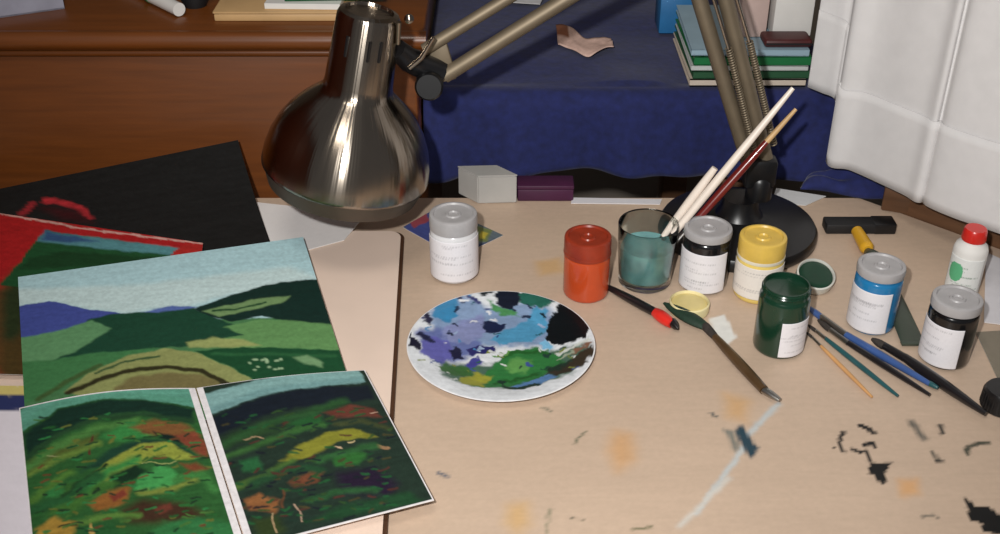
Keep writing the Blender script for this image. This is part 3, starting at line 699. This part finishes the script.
for k in range(190):
    xx_, yy_ = 120 + rng.random() * 520, 150 + rng.random() * 350
    rp.append(S('l', rng.choice([(26, 62, 38), (46, 74, 38), (22, 28, 36), (66, 62, 38), (76, 44, 38), (32, 82, 46), (30, 50, 40)]), z8, [(xx_, yy_), (xx_ + 8 + rng.random() * 22, yy_ - 10 + rng.random() * 13)], .0010, .0024))
sheet('painting', [(196.5, 388), (365, 370), (434, 500), (248, 548)], [.0190, .0195, .0185, .0180], (32, 48, 39), rp, 'dark landscape painting overhanging the board edge, right of the lower pair', 'painting', nu=230, nv=200, seed=9,
      curl=lambda u, v: .003 * np.sin(np.clip(u, 0, 1) * 3.14) * (1 - v) ** 2, margin=((224, 220, 222), .0052, .0012, .0008, .0016), amp=.2, warp=.0016)

# ================================================================== THE PLATE
pc = at(501, 346, .006)
rpz = 94 / F * depth(pc)
z5 = zoomed(390, 270, 3.814); prn = random.Random(12)
plate_ops = [
    S('p', (126, 148, 180), z5, [(150, 160), (260, 110), (370, 150), (560, 130), (640, 190), (600, 290), (430, 290), (300, 290), (190, 270), (150, 210)], .012),
    S('p', (96, 108, 160), z5, [(100, 250), (200, 230), (330, 250), (360, 300), (250, 350), (130, 330)], .010),
    S('p', (70, 100, 84), z5, [(180, 350), (380, 360), (620, 300), (770, 300), (700, 410), (500, 460), (300, 455), (200, 410)], .008),
    S('p', (56, 128, 172), z5, [(160, 150), (200, 120), (256, 128), (262, 180), (228, 206), (170, 196)], .003),
    S('p', (126, 134, 176), z5, [(200, 224), (300, 190), (350, 170), (366, 236), (300, 276), (210, 270)], .004),
    S('p', (76, 144, 182), z5, [(390, 262), (440, 226), (520, 190), (556, 150), (604, 172), (596, 232), (540, 272), (420, 280)], .003),
    S('p', (120, 180, 214), z5, [(590, 262), (630, 290), (600, 306), (570, 290)], .003),
    S('p', (38, 96, 82), z5, [(490, 108), (560, 98), (644, 136), (600, 160), (560, 152), (500, 142)], .003),
    S('p', (70, 130, 80), z5, [(380, 130), (420, 150), (480, 160), (490, 175), (420, 172), (380, 156)], .003),
    S('p', (20, 26, 42), z5, [(400, 112), (440, 82), (486, 92), (502, 130), (470, 160), (420, 150)], .002),
    S('p', (26, 34, 40), z5, [(334, 104), (380, 84), (400, 84), (392, 112), (350, 116)], .002),
    S('l', (34, 42, 78), z5, [(264, 128), (272, 142)], .0022, .001), S('l', (60, 66, 110), z5, [(306, 122), (330, 140)], .003, .002),
    S('l', (34, 46, 70), z5, [(506, 178), (524, 182)], .003, .002), S('l', (24, 40, 50), z5, [(586, 180), (594, 184)], .0022, .001), S('l', (40, 54, 70), z5, [(620, 136), (630, 140)], .0016, .001),
    S('p', (22, 32, 64), z5, [(352, 196), (400, 196), (442, 206), (430, 232), (362, 234)], .002),
    S('p', (36, 36, 62), z5, [(106, 164), (140, 170), (164, 220), (150, 228), (120, 196)], .002),
    S('p', (92, 92, 164), z5, [(118, 286), (170, 262), (222, 270), (246, 322), (190, 368), (120, 330)], .003),
    S('p', (24, 24, 44), z5, [(58, 256), (108, 288), (118, 326), (76, 312)], .002),
    S('l', (24, 28, 60), z5, [(124, 262), (160, 280)], .0035, .002),
    S('p', (20, 22, 54), z5, [(220, 300), (262, 290), (278, 330), (240, 342)], .002),
    S('p', (38, 38, 96), z5, [(286, 296), (340, 286), (404, 290), (402, 312), (300, 320)], .002),
    S('p', (64, 64, 140), z5, [(288, 348), (338, 326), (352, 350), (310, 378)], .003),
    S('p', (54, 96, 50), z5, [(176, 372), (240, 362), (310, 370), (316, 400), (250, 410), (190, 392)], .003),
    S('p', (46, 112, 58), z5, [(376, 382), (440, 312), (540, 292), (646, 320), (660, 362), (580, 406), (500, 440), (430, 456), (300, 456), (340, 410)], .003),
    S('p', (92, 148, 78), z5, [(440, 360), (490, 330), (540, 350), (520, 390), (460, 392)], .006),
    S('p', (146, 146, 54), z5, [(262, 424), (330, 390), (392, 402), (352, 452), (280, 448)], .004),
    S('l', (34, 90, 40), z5, [(420, 330), (500, 306), (600, 316)], .0024, .003), S('l', (34, 86, 40), z5, [(400, 430), (470, 420), (560, 396)], .002, .003),
    S('p', (88, 128, 176), z5, [(470, 446), (600, 400), (634, 414), (566, 448), (472, 468)], .002),
    S('l', (26, 50, 40), z5, [(424, 420), (438, 454), (490, 462), (560, 446)], .002, .0015),
    S('p', (52, 46, 36), z5, [(600, 390), (660, 360), (776, 306), (788, 336), (700, 404), (630, 412)], .003),
    S('p', (30, 50, 40), z5, [(590, 380), (650, 356), (690, 352), (640, 396)], .003),
    S('l', (198, 202, 196), z5, [(640, 318), (700, 308), (752, 284)], .0024, .002), S('l', (126, 92, 74), z5, [(700, 326), (770, 296)], .002, .002), S('l', (150, 160, 140), z5, [(640, 340), (700, 322)], .0016, .002),
    S('p', (10, 16, 20), z5, [(590, 260), (600, 210), (640, 158), (664, 140), (740, 174), (768, 226), (740, 278), (660, 292)], .0015),
]
for k in range(70):
    a_, b_ = 70 + prn.random() * 660, 95 + prn.random() * 330
    cc_ = prn.choice([(24, 34, 60), (70, 130, 180), (216, 218, 222), (150, 170, 200), (40, 90, 100), (40, 44, 100)] if b_ < 300 else [(40, 100, 54), (30, 60, 50), (90, 140, 70), (200, 204, 200), (60, 80, 140), (120, 130, 60)])
    if a_ < 580 or b_ > 300: plate_ops.append(S('l', cc_, z5, [(a_, b_), (a_ + prn.uniform(-22, 26), b_ + prn.uniform(-10, 12))], prn.uniform(.0008, .0017), .0014))
pp = [(0, .0035), (.2, .0035), (.4, .0036), (.55, .0038), (.62, .0046), (.70, .0072), (.80, .0108), (.90, .0136), (.97, .0150), (.99, .0152), (1.0, .0146), (.995, .0136), (.9, .0112), (.78, .0078), (.66, .0030), (.60, .0012), (.56, .0004), (.5, .0004), (.48, .0014), (0, .0014)]
den = []
for (a, b) in zip(pp, pp[1:]):
    k = 30 if a[0] < .5 and b[0] <= .62 and b[1] > .003 else (14 if b[1] > .0034 and len(den) < 170 else 1)
    for i in range(k): den.append((a[0] + (b[0] - a[0]) * i / k, a[1] + (b[1] - a[1]) * i / k))
den.append(pp[-1])
den = [(r_, z_ * .68) for r_, z_ in den]
mb = MB().lathe([(r * rpz, z) for r, z in den], (pc.x, pc.y, Z0 + .0002), n=220)
V = np.array(mb.v); rad = np.hypot(V[:, 0] - pc.x, V[:, 1] - pc.y)
colp = paint(V[:, 0], V[:, 1], (214, 218, 222), plate_ops, lambda a, b: tuple(at(a, b, .0035))[:2], warp=.0026, freq=400, amp=.12, seed=2)
half = 0
top_n = sum(1 for i, (r, z) in enumerate(den) if i <= max(k for k, (r2, z2_) in enumerate(den) if abs(r2 - .97) < .03))
white = lin((222, 222, 224)); under = np.arange(len(V)) > len(V) * .86
first_under = next(i for i, (r, z) in enumerate(den) if r >= .985)
cnt = 1 + (first_under - 1) * 220 if den[0][0] < 1e-6 else first_under * 220
colp[cnt:] = white
obj('paint_plate', mb, GLAZE, label='round white plate used as palette, covered in blue, green and black paint', cat='plate', colors=colp, loc=(pc.x, pc.y, Z0))

# ================================================================== JARS
lidm = mat('frosted_grey_lid', (164, 162, 163), .4, var=.1, scale=60)
glossy = dict(rough=.18, var=.08, coat=.3)
def label_patch(c, r, z0, z1, a0, a1, dark=(90, 90, 96), seed=1, tint=(226, 224, 228), dens=.5):
    nu, nv = 70, 46; mb = MB(); cols = []
    rg = random.Random(seed); rows = [(rg.uniform(.12, .9), rg.uniform(.0, .35), rg.uniform(.45, .95)) for _ in range(7)]
    face = math.atan2(-c.y, -c.x)
    for j in range(nv):
        for i in range(nu):
            u, v = i / (nu - 1), j / (nv - 1); a = face + R(a0 + (a1 - a0) * u)
            mb.v.append((c.x + r * math.cos(a), c.y + r * math.sin(a), z0 + (z1 - z0) * v))
            k = np.array(lin(tint))
            for (rv, ru0, ru1) in rows:
                if abs(v - rv) < .022 and ru0 < u < ru1 and math.sin(u * 160 + rv * 90) > -.2: k = k * (1 - dens) + lin(dark) * dens
            cols.append(k)
    for j in range(nv - 1):
        for i in range(nu - 1): q_ = j * nu + i; mb.f.append((q_, q_ + 1, q_ + nu + 1, q_ + nu))
    return mb, np.array(cols)
def jar(px, pyb, pyt, w, col, label, lid=True, lidcol=None, skirt=.12, lab=None, sh=.84, name='paint_jar', collar=None, group='paint jars on the desk', seed=1, tint=(226, 224, 228), dens=.28, ldark=(90, 90, 96)):
    Fp = at(px, pyb, 0); r = w / 2 / F * (depth(Fp) + .01); c = Vector((Fp.x * (1 + r), Fp.y + r, Z0))
    H = atY(px, pyt, c.y + r * .95).z - Z0
    t = thing(name, (c.x, c.y, Z0), label, 'jar', group)
    bm_ = mat('jar_' + label.split()[0], col, **glossy)
    zs = H * (1 - skirt) if lid else H
    body = [(0, .0004), (r * .90, .0004), (r * .97, .002), (r, .005), (r, H * (sh - .06)), (r * .985, H * (sh - .02)), (r * .95, H * sh)]
    if lid: body += [(r * .93, H * (sh + .01)), (r * .93, zs + .001), (0, zs + .001)]
    else: body += [(r * .92, H * (sh + .02)), (r * .92, H * .985), (r * .90, H), (r * .85, H), (r * .84, H * .93), (r * .6, H * .90), (0, H * .89)]
    jb = obj('jar_body', MB().lathe(body, c, n=56), bm_, t)
    if lid:
        lr = r * 1.0; lp_ = [(r * .94, zs - H * .02)]
        lp_ += [(lr, zs - H * .02), (lr * 1.01, zs), (lr * 1.01, H - .003), (lr * .985, H - .0008), (lr * .93, H), (lr * .84, H), (lr * .80, H - .0018), (lr * .34, H - .0022), (lr * .30, H - .0008), (lr * .22, H - .0008), (lr * .18, H - .0024), (0, H - .0024)]
        L = MB().lathe(lp_, c, n=72)
        obj('lid', L, lidcol or lidm, t)
        if collar: obj('collar', MB().lathe([(r * .95, H * (sh - .01)), (r * 1.02, H * (sh - .01)), (r * 1.03, H * (sh + .015)), (r * 1.02, H * (sh + .04)), (r * .95, H * (sh + .04))], c, n=64), collar, t)
    else:
        thr = MB()
        for zz in (.93, .965): thr.lathe([(r * .918, H * zz - .0012), (r * .95, H * zz), (r * .918, H * zz + .0012)], c, n=56)
        obj('thread', thr, bm_, jb)
    if lab:
        a0, a1, l0, l1 = lab; mb, cols = label_patch(c, r + .0005, Z0 + H * l0, Z0 + H * l1, a0, a1, seed=seed, tint=tint, dens=dens, dark=ldark)
        o = obj('paper_label', mb, PRINT, jb, colors=cols); s_ = o.modifiers.new('thickness', 'SOLIDIFY'); s_.thickness = .0003; s_.offset = 1
    return t, c, r, H

jar(455, 287, 203, 47, (214, 214, 216), 'white paint jar with clear grey lid standing on a patterned card', sh=.76, skirt=.20, lab=(-85, 85, .05, .70), seed=2, dens=.25)
redlid = mat('orange_red_lid', (142, 48, 26), .35, var=.2, scale=60)
jar(585, 305, 224, 46, (188, 72, 34), 'orange paint jar with orange red lid left of the water glass', lidcol=redlid, sh=.72, skirt=.26, collar=redlid)
jar(701, 296, 215, 47, (20, 20, 22), 'black paint jar with white label and grey lid beside the water glass', sh=.84, skirt=.10, lab=(-80, 60, .04, .70), seed=3)
yl = mat('yellow_lid', (214, 180, 84), .35, var=.1, scale=60)
jar(754, 306, 224, 46, (226, 200, 110), 'yellow paint jar with yellow lid and white label', lidcol=yl, sh=.68, skirt=.28, lab=(-88, 88, .10, .62), seed=4, dens=.2, collar=mat('clear_white_collar', (216, 210, 190), .3), tint=(226, 220, 212))
_, gc, gr, gh = jar(776, 361, 271, 50, (18, 52, 36), 'dark green open paint jar with label on its right side', lid=False, sh=.86, lab=(4, 82, .06, .60), seed=5)
jar(868, 337, 252, 46, (34, 116, 168), 'blue paint jar with white label and clear grey lid', sh=.82, skirt=.11, lab=(-84, 42, .05, .70), seed=6)
jar(941, 372, 284, 48, (16, 16, 18), 'black paint jar near the right edge of the desk with clear lid', sh=.82, skirt=.12, lab=(-86, 34, .05, .68), seed=8)

# loose lids
def loose_lid(px, py, w, rimcol, inside, label, tilt=None):
    c = at(px, py, .004); r = w / 2 / F * depth(c)
    t = thing('jar_lid', (c.x, c.y, Z0), label, 'lid', 'loose jar lids')
    ax_ = Vector(tilt or (0, 0, 1)).normalized(); lift = .0006 + r * math.sqrt(max(0, 1 - ax_.z ** 2))
    b = Vector((c.x, c.y, Z0 + lift))
    obj('lid_shell', MB().lathe([(0, 0), (r * .97, 0), (r, .002), (r, .010), (r * .93, .011), (r * .90, .010), (r * .90, .0045), (0, .0045)], b, ax_, n=56), rimcol, t)
    obj('paint_residue', MB().lathe([(0, .0086), (r * .5, .0088), (r * .82, .0086), (r * .885, .0080), (r * .885, .0048), (0, .0047)], b, ax_, n=48), inside, t)
gp = mat('dark_green_paint', (20, 54, 38), .25, var=.2)
loose_lid(813, 283, 38, mat('translucent_lid_white', (206, 206, 198), .35), gp, 'white rimmed lid full of dark green paint behind the open green jar', (.05, -.42, 1))
loose_lid(689, 307, 40, mat('cream_lid_rim', (222, 210, 160), .4), mat('pale_yellow_paint', (214, 196, 130), .3), 'cream lid with pale yellow paint behind a green tipped brush')

# water glass
Fg = at(647, 295, 0); rg_ = 53 / 2 / F * depth(Fg); cg = Vector((Fg.x, Fg.y + rg_, Z0)); rt_ = 62 / 2 / F * depth(at(648, 294)) * .97
Hg = atY(647, 208, cg.y + rt_).z - Z0
glass = thing('water_glass', cg, 'water glass of murky teal water holding the upright brushes', 'glass')
gm = glassmat('clear_glass', (240, 246, 244)); 
def rg(z): return rg_ + (rt_ - rg_) * z / Hg
obj('glass_wall', MB().lathe([(0, .0004), (rg_ * .94, .0004), (rg_, .002)] + [(rg(z), z) for z in (.02, .05, Hg - .001)] + [(rg(Hg) - .0006, Hg), (rg(Hg) - .0016, Hg - .001), (rg(.006) - .0018, .008), (rg_ * .8, .0062), (0, .006)], cg, n=64), gm, glass)
wm = mat('murky_teal_water', (116, 164, 164), .08, var=.25, scale=45)
Hw = Hg * .63
obj('water', MB().lathe([(0, .0066), (rg_ * .8, .0068), (rg(.01) - .0024, .0095), (rg(Hw) - .0022, Hw - .0008), (rg(Hw) - .0026, Hw), (0, Hw)], cg, n=64), wm, glass, label='murky teal water')

# ================================================================== BRUSHES
wh = mat('cream_white_handle', (226, 214, 202), .35, var=.05); rdh = mat('dark_red_handle', (110, 30, 26), .3, coat=.4, var=.1)
nat = mat('natural_wood_tip', (196, 160, 112), .5, var=.1); fer = mat('metal_ferrule', (170, 168, 164), .3, 1.0)
blk = mat('black_lacquer', (24, 22, 24), .3, coat=.4, var=.1); redp = mat('bright_red_lacquer', (206, 42, 34), .3, coat=.3)
brn = mat('brown_lacquer', (76, 56, 34), .35, coat=.3, var=.2); grn = mat('dark_green_bristle', (24, 50, 36), .6, var=.3, scale=300)
blu = mat('blue_lacquer', (58, 86, 140), .3, coat=.3); hair = mat('dark_bristle', (50, 44, 40), .8, var=.3, scale=300); teal = mat('teal_lacquer', (34, 80, 84), .3, coat=.3)
orng = mat('orange_wood_handle', (196, 148, 96), .45, var=.1)
def brush(segs, label, group='paint brushes', name='paint_brush'):
    """segs: (part name, material, start, end, r0, rmid, r1[, flat]) in world points"""
    allp = [s[2] for s in segs] + [s[3] for s in segs]
    b = Vector((sum(p.x for p in allp) / len(allp), sum(p.y for p in allp) / len(allp), min(p.z for p in allp)))
    t = thing(name, b, label, 'paint brush', group)
    for s in segs:
        a, e = s[2], s[3]; n_ = 9
        rad = [(s[4] * (1 - k / (n_ - 1)) ** 2 + 2 * (1 - k / (n_ - 1)) * (k / (n_ - 1)) * (2 * s[5] - .5 * (s[4] + s[6])) + s[6] * (k / (n_ - 1)) ** 2) for k in range(n_)]
        last = obj(s[0], MB().tube([a.lerp(e, k / (n_ - 1)) for k in range(n_)], rad, 14, flat=(s[7] if len(s) > 7 else 1)), s[1], last if s[0] == 'handle_tip' else t)
    return t
# in the glass
def stick(x0p, y0p, Y0, x1p, y1p, Y1): return atY(x0p, y0p, Y0), atY(x1p, y1p, Y1)
bot = Vector((cg.x - .004, cg.y - .004, Z0 + .012)); top = atY(793, 88, cg.y + .03)
dvec = (top - bot)
brush([('bristles', hair, bot, bot + dvec * .10, .001, .0035, .003), ('ferrule', fer, bot + dvec * .10, bot + dvec * .22, .003, .0034, .0036), ('handle', wh, bot + dvec * .22, top, .0036, .0042, .0022)], 'long cream white handled brush leaning in the water glass')
b2 = Vector((cg.x + .010, cg.y + .007, Z0 + .012)); t2 = atY(796, 109, cg.y + .045); d2 = t2 - b2
brush([('bristles', hair, b2, b2 + d2 * .10, .001, .003, .003), ('ferrule', fer, b2 + d2 * .10, b2 + d2 * .24, .003, .003, .0032), ('handle', rdh, b2 + d2 * .24, b2 + d2 * .80, .0032, .0046, .0030), ('handle_tip', nat, b2 + d2 * .80, t2, .0030, .0026, .0018)], 'dark red brush with bare wood tip leaning in the water glass')
b3 = Vector((cg.x - .001, cg.y + .012, Z0 + .012)); t3 = atY(715, 168, cg.y + .02); d3 = t3 - b3
brush([('bristles', hair, b3, b3 + d3 * .14, .001, .003, .003), ('ferrule', fer, b3 + d3 * .14, b3 + d3 * .3, .003, .0032, .0034), ('handle', wh, b3 + d3 * .3, t3, .0034, .0048, .0034)], 'short cream brush leaning in the water glass')
def flatbrush(pts, label, lift=.0045):
    """pts: list of (part, material, (px,py) start, (px,py) end, r0, rm, r1, [flat])"""
    segs = []
    for s in pts:
        segs.append((s[0], s[1], at(*s[2], s[8] if len(s) > 8 else lift), at(*s[3], s[9] if len(s) > 9 else lift), *s[4:8]))
    return brush(segs, label)
flatbrush([('bristles', blk, (678, 329), (672, 322), .0012, .0040, .0046, 1), ('ferrule', redp, (672, 324), (655, 312), .0048, .0066, .0050, .9), ('handle', blk, (656, 313), (606, 286), .0044, .0044, .0026, 1)], 'black brush with bright red ferrule between plate and water glass', .006)
flatbrush([('bristles', grn, (664, 303), (706, 327), .0016, .0080, .0048, .6), ('ferrule', hair, (705, 326), (716, 338), .0048, .0044, .0036, .8), ('handle', brn, (715, 337), (764, 390), .0036, .0050, .0044, 1), ('handle_tip', fer, (764, 390), (780, 400), .0042, .0040, .0022, .7)], 'brush loaded with dark green paint on brown handle right of the plate', .0068)
flatbrush([('bristles', blu, (807, 306), (822, 318), .0012, .0036, .0034, .8), ('ferrule', fer, (821, 317), (846, 335), .0034, .0034, .0034), ('handle', blu, (845, 334), (930, 384), .0032, .0036, .0024), ('handle_tip', teal, (929, 383), (938, 388), .0026, .0024, .0016)], 'blue handled brush with metal ferrule in the fan of brushes right of green jar', .005)
flatbrush([('bristles', hair, (818, 320), (830, 330), .001, .0028, .0026), ('ferrule', fer, (829, 329), (848, 343), .0026, .0027, .0028), ('handle', blk, (847, 342), (930, 395), .0026, .0030, .0016)], 'thin black handled brush below the blue brush', .0042)
flatbrush([('bristles', hair, (808, 325), (816, 331), .0008, .0018, .0017), ('ferrule', fer, (815, 330), (826, 339), .0018, .0018, .0019), ('handle', teal, (825, 338), (898, 396), .0019, .0026, .0014)], 'thin teal handled brush crossing the desk below the black brush', .003)
flatbrush([('bristles', hair, (806, 332), (813, 338), .0007, .0014, .0013), ('ferrule', fer, (812, 337), (822, 347), .0014, .0014, .0015), ('handle', orng, (821, 346), (872, 397), .0015, .0020, .0012)], 'thin pale orange wooden brush lowest in the fan of brushes', .0024)
flatbrush([('bristles', hair, (872, 339), (884, 346), .0016, .0036, .0036), ('ferrule', blk, (883, 345), (905, 358), .0036, .0038, .004), ('handle', blk, (904, 357), (986, 414), .004, .0050, .0022)], 'thick black brush pointing to the right edge below the black jar', .0064)

# ================================================================== OTHER SMALL THINGS ON THE DESK
# patterned card under the white jar
cops = [('p', (70, 80, 140), [(404, 226), (430, 212), (440, 240), (420, 246)], .004), ('p', (150, 70, 80), [(408, 222), (424, 212), (430, 220), (414, 228)], .003), ('p', (110, 120, 70), [(478, 226), (492, 230), (488, 242), (474, 240)], .004),
        ('p', (176, 160, 60), [(481, 231), (488, 233), (486, 239), (480, 238)], .002), ('p', (60, 70, 100), [(470, 246), (500, 238), (480, 254), (462, 254)], .004)]
sheet('patterned_card', [(440, 206), (503, 235), (457, 257), (403, 227)], [.0016] * 4, (92, 104, 112), cops, 'small blue and grey patterned card lying under the white jar', 'card', nu=60, nv=60, thick=.0010)
for o_ in [o for o in C.objects if o.get('label', '').startswith('white paint jar')]: o_.location.z += .0018
# white box and purple box at the back edge
pa = at(478, 204, 0); hz = atY(496, 177, pa.y).z - Z0
wB = 60 / F * depth(pa)
greyc = mat('grey_white_carton', (172, 170, 166), .7, var=.05)
t = thing('carton', (pa.x + .012, pa.y + .012, Z0), 'small white carton at the back of the desk behind the white jar', 'carton')
e0 = at(478, 204); e1 = at(517, 203); e2_ = at(458, 199)
def footprint(a, b, c): d = b + c - a; return [(a.x, a.y), (b.x, b.y), (d.x, d.y), (c.x, c.y)]
obj('carton_body', MB().prism(footprint(e0, e1, e2_ + Vector((0, .012, 0))), Z0 + .0005, Z0 + hz, bev=.001), greyc, t)
obj('flap', MB().prism(footprint(e0, e1, e2_ + Vector((0, .012, 0))), Z0 + hz + .0002, Z0 + hz + .0016), greyc, t, smooth=False)
pu = at(545, 203)
purple = mat('dark_purple_box', (66, 22, 56), .5, var=.15)
wpu = 56 / F * depth(pu); hpu = .02
t = thing('box', (pu.x, pu.y + .018, Z0), 'dark purple low box at the back edge beside the white carton', 'box')
obj('box_body', MB().box((pu.x + .0005, pu.y + .016, Z0 + .008), (wpu, .026, .015), bev=.0015), purple, t); obj('lid', MB().box((pu.x + .0005, pu.y + .016, Z0 + .0182), (wpu + .001, .027, .005), bev=.0015), purple, t)
sheet('paper_sheet', [(572, 197.5), (662, 199), (660, 204), (571, 203)], [.0018] * 4, (216, 214, 218), [], 'narrow white paper strip along the back edge of the desk', 'paper', nu=20, nv=5, thick=.001, amp=.03)
sheet('paper_sheet', [(776, 188), (826, 196), (806, 205), (772, 203)], [.0018] * 4, (205, 206, 208), [], 'white paper scrap behind the black lamp base at the right', 'paper', nu=14, nv=8, thick=.001, amp=.05)
# black eraser block
a = at(826, 236); b = at(896, 236); Lb = (b - a).length
t = thing('eraser', ((a.x + b.x) / 2, a.y + .012, Z0), 'long black eraser lying behind the blue jar', 'eraser')
obj('eraser_block', MB().box(((a.x + b.x) / 2 - Lb * .08, a.y + .0125, Z0 + .0065), (Lb * .84, .020, .012), bev=.002), blackc, t)
obj('sleeve', MB().box(((a.x + b.x) / 2 + Lb * .34, a.y + .0125, Z0 + .0068), (Lb * .32, .0208, .0128), bev=.0018), black, t)
# paint tube with yellow cap: cap at the back, crimped tail at the front right
h0 = at(857, 231, .0085); h1 = at(868, 250, .0085); tl = at(913, 341, .004)
t = thing('paint_tube', ((h0.x + tl.x) / 2, (h0.y + tl.y) / 2, Z0), 'dark green paint tube with yellow cap lying behind the blue jar', 'paint tube')
ycap = mat('yellow_cap', (214, 162, 40), .4, var=.1)
obj('cap', MB().tube([h0, h0.lerp(h1, .85), h0.lerp(h1, .9), h1], [.0062, .0074, .0074, .005], 20), ycap, t, label='yellow screw cap')
tubem = mat('dark_olive_tube', (58, 66, 56), .4, var=.2, scale=30)
mb = MB(); n_ = 16; ring = 20
dirv = (tl - h1); flatd = Vector((dirv.x, dirv.y, 0)).normalized(); sd = Vector((flatd.y, -flatd.x, 0))
v = []; f = []
for i in range(n_):
    k = i / (n_ - 1); c = h1.lerp(tl, k); ra = (.004 + .005 * min(1, k * 8)); wa = ra + .0022 * k; ha = ra * (1 - k) ** .7 + .0010
    c = Vector((c.x, c.y, Z0 + .0012 + ha))
    v += [c + sd * wa * math.cos(2 * math.pi * q_ / ring) + Vector((0, 0, ha)) * math.sin(2 * math.pi * q_ / ring) for q_ in range(ring)]
for i in range(n_ - 1):
    for q_ in range(ring): q2 = (q_ + 1) % ring; f.append((i * ring + q_, i * ring + q2, (i + 1) * ring + q2, (i + 1) * ring + q_))
f.append(tuple(range(ring))); f.append(tuple((n_ - 1) * ring + q_ for q_ in range(ring)))
mb.add(v, f); tbd = obj('tube_body', mb, tubem, t)
obj('crimp', MB().box((tl.x + flatd.x * .002, tl.y + flatd.y * .002, Z0 + .003), (.0235, .006, .0026), rz=math.atan2(sd.y, sd.x), bev=.0006), tubem, tbd)
# glue bottle with red cap
fb = at(966, 300, 0); rbz = 33 / 2 / F * depth(fb); cb = Vector((fb.x, fb.y + rbz, Z0))
Hb = atY(975, 224, cb.y + .008).z - Z0
t = thing('glue_bottle', cb, 'white plastic bottle with red cap and green print near the curtain', 'bottle')
jb = obj('bottle_body', MB().lathe([(0, .0004), (rbz * .95, .0004), (rbz, .003), (rbz, Hb * .68), (rbz * .9, Hb * .75), (rbz * .66, Hb * .80), (rbz * .60, Hb * .84), (0, Hb * .84)], cb, n=48), whitep, t)
obj('cap', MB().lathe([(0, Hb * .83), (rbz * .70, Hb * .83), (rbz * .72, Hb * .85), (rbz * .66, Hb * .98), (rbz * .6, Hb), (0, Hb)], cb, n=40), redp, t, label='red screw cap')
mb, cols = label_patch(cb, rbz + .0005, Z0 + Hb * .10, Z0 + Hb * .62, -70, 60, dark=(60, 110, 80), seed=11, tint=(226, 228, 226), dens=.5)
for j in range(46):
    for i in range(70):
        if 6 < i < 34 and 12 < j < 38 and ((i - 20) / 14) ** 2 + ((j - 26) / 13) ** 2 < 1: cols[j * 70 + i] = lin((96, 178, 130))
o = obj('paper_label', mb, PRINT, jb, colors=cols); s_ = o.modifiers.new('thickness', 'SOLIDIFY'); s_.thickness = .0003; s_.offset = 1
# grey card and black cap at the right edge, pale paper behind
sheet('paper_sheet', [(986, 252), (1040, 276), (1050, 330), (984, 322)], [.0016] * 4, (206, 204, 208), [], 'pale grey paper at the right edge beside the red capped bottle', 'paper', nu=16, nv=16, thick=.001, amp=.04)
sheet('card', [(976, 332), (1040, 328), (1050, 420), (1004, 392)], [.0016] * 4, (128, 120, 106), [], 'grey brown card corner at the right edge of the desk', 'card', nu=16, nv=16, thick=.001, amp=.08)
cc = at(1000, 410, .0)
t = thing('bottle_cap', (cc.x + .002, cc.y + .004, Z0), 'large black screw cap cut by the right edge of the photo', 'cap')
csh = obj('cap_shell', MB().lathe([(0, .0005), (.0165, .0005), (.0178, .002), (.017, .018), (.0155, .0205), (0, .021)], t.location, n=40), black, t)
rg2 = MB()
for k in range(36):
    a = 2 * math.pi * k / 36; rg2.tube([(t.location.x + .0178 * math.cos(a), t.location.y + .0178 * math.sin(a), Z0 + .003), (t.location.x + .0171 * math.cos(a), t.location.y + .0171 * math.sin(a), Z0 + .017)], .0006, 6)
obj('grip_ridges', rg2, black, csh)

# ================================================================== LIGHT, CAMERA
def light(name, kind, loc, energy, size=None, target=None, color=(1, 1, 1), **kw):
    l = bpy.data.lights.new(name, kind); l.energy = energy; l.color = color
    if kind == 'AREA': l.shape = 'DISK'; l.size = size
    elif size is not None: l.shadow_soft_size = size
    o = bpy.data.objects.new(name, l); C.objects.link(o); o.location = loc
    if target is not None: o.rotation_euler = (Vector(target) - Vector(loc)).to_track_quat('-Z', 'Y').to_euler()
    for k, v_ in kw.items(): setattr(l, k, v_)
    return o
fl = light('camera_flash', 'SPOT', CAM + Vector((-.07, .0, .075)), 52, .012, at(590, 140), (1, .985, .96), spot_size=R(84), spot_blend=1.0)
light('overhead_fill', 'AREA', (-.2, .1, 2.5), 8, .5, (.05, 1.0, Z0), (1, .93, .84))  # added soft fill from above, no real fixture; evens out the flash falloff
w = bpy.data.worlds.new('room_light'); sc.world = w; w.use_nodes = True
w.node_tree.nodes['Background'].inputs['Color'].default_value = (.9, .88, .9, 1); w.node_tree.nodes['Background'].inputs['Strength'].default_value = .12

cam = bpy.data.cameras.new('camera'); co = bpy.data.objects.new('camera', cam); C.objects.link(co)
co.location = CAM; co.rotation_euler = (math.pi / 2 - PITCH, 0, 0)
cam.sensor_width = 36; cam.lens = 36 * F / 1000; cam.clip_start = .02
sc.camera = co
sc.view_settings.view_transform = 'Standard'; sc.view_settings.look = 'None'; sc.view_settings.exposure = 0; sc.view_settings.gamma = 1; sc.view_settings.use_curve_mapping = False
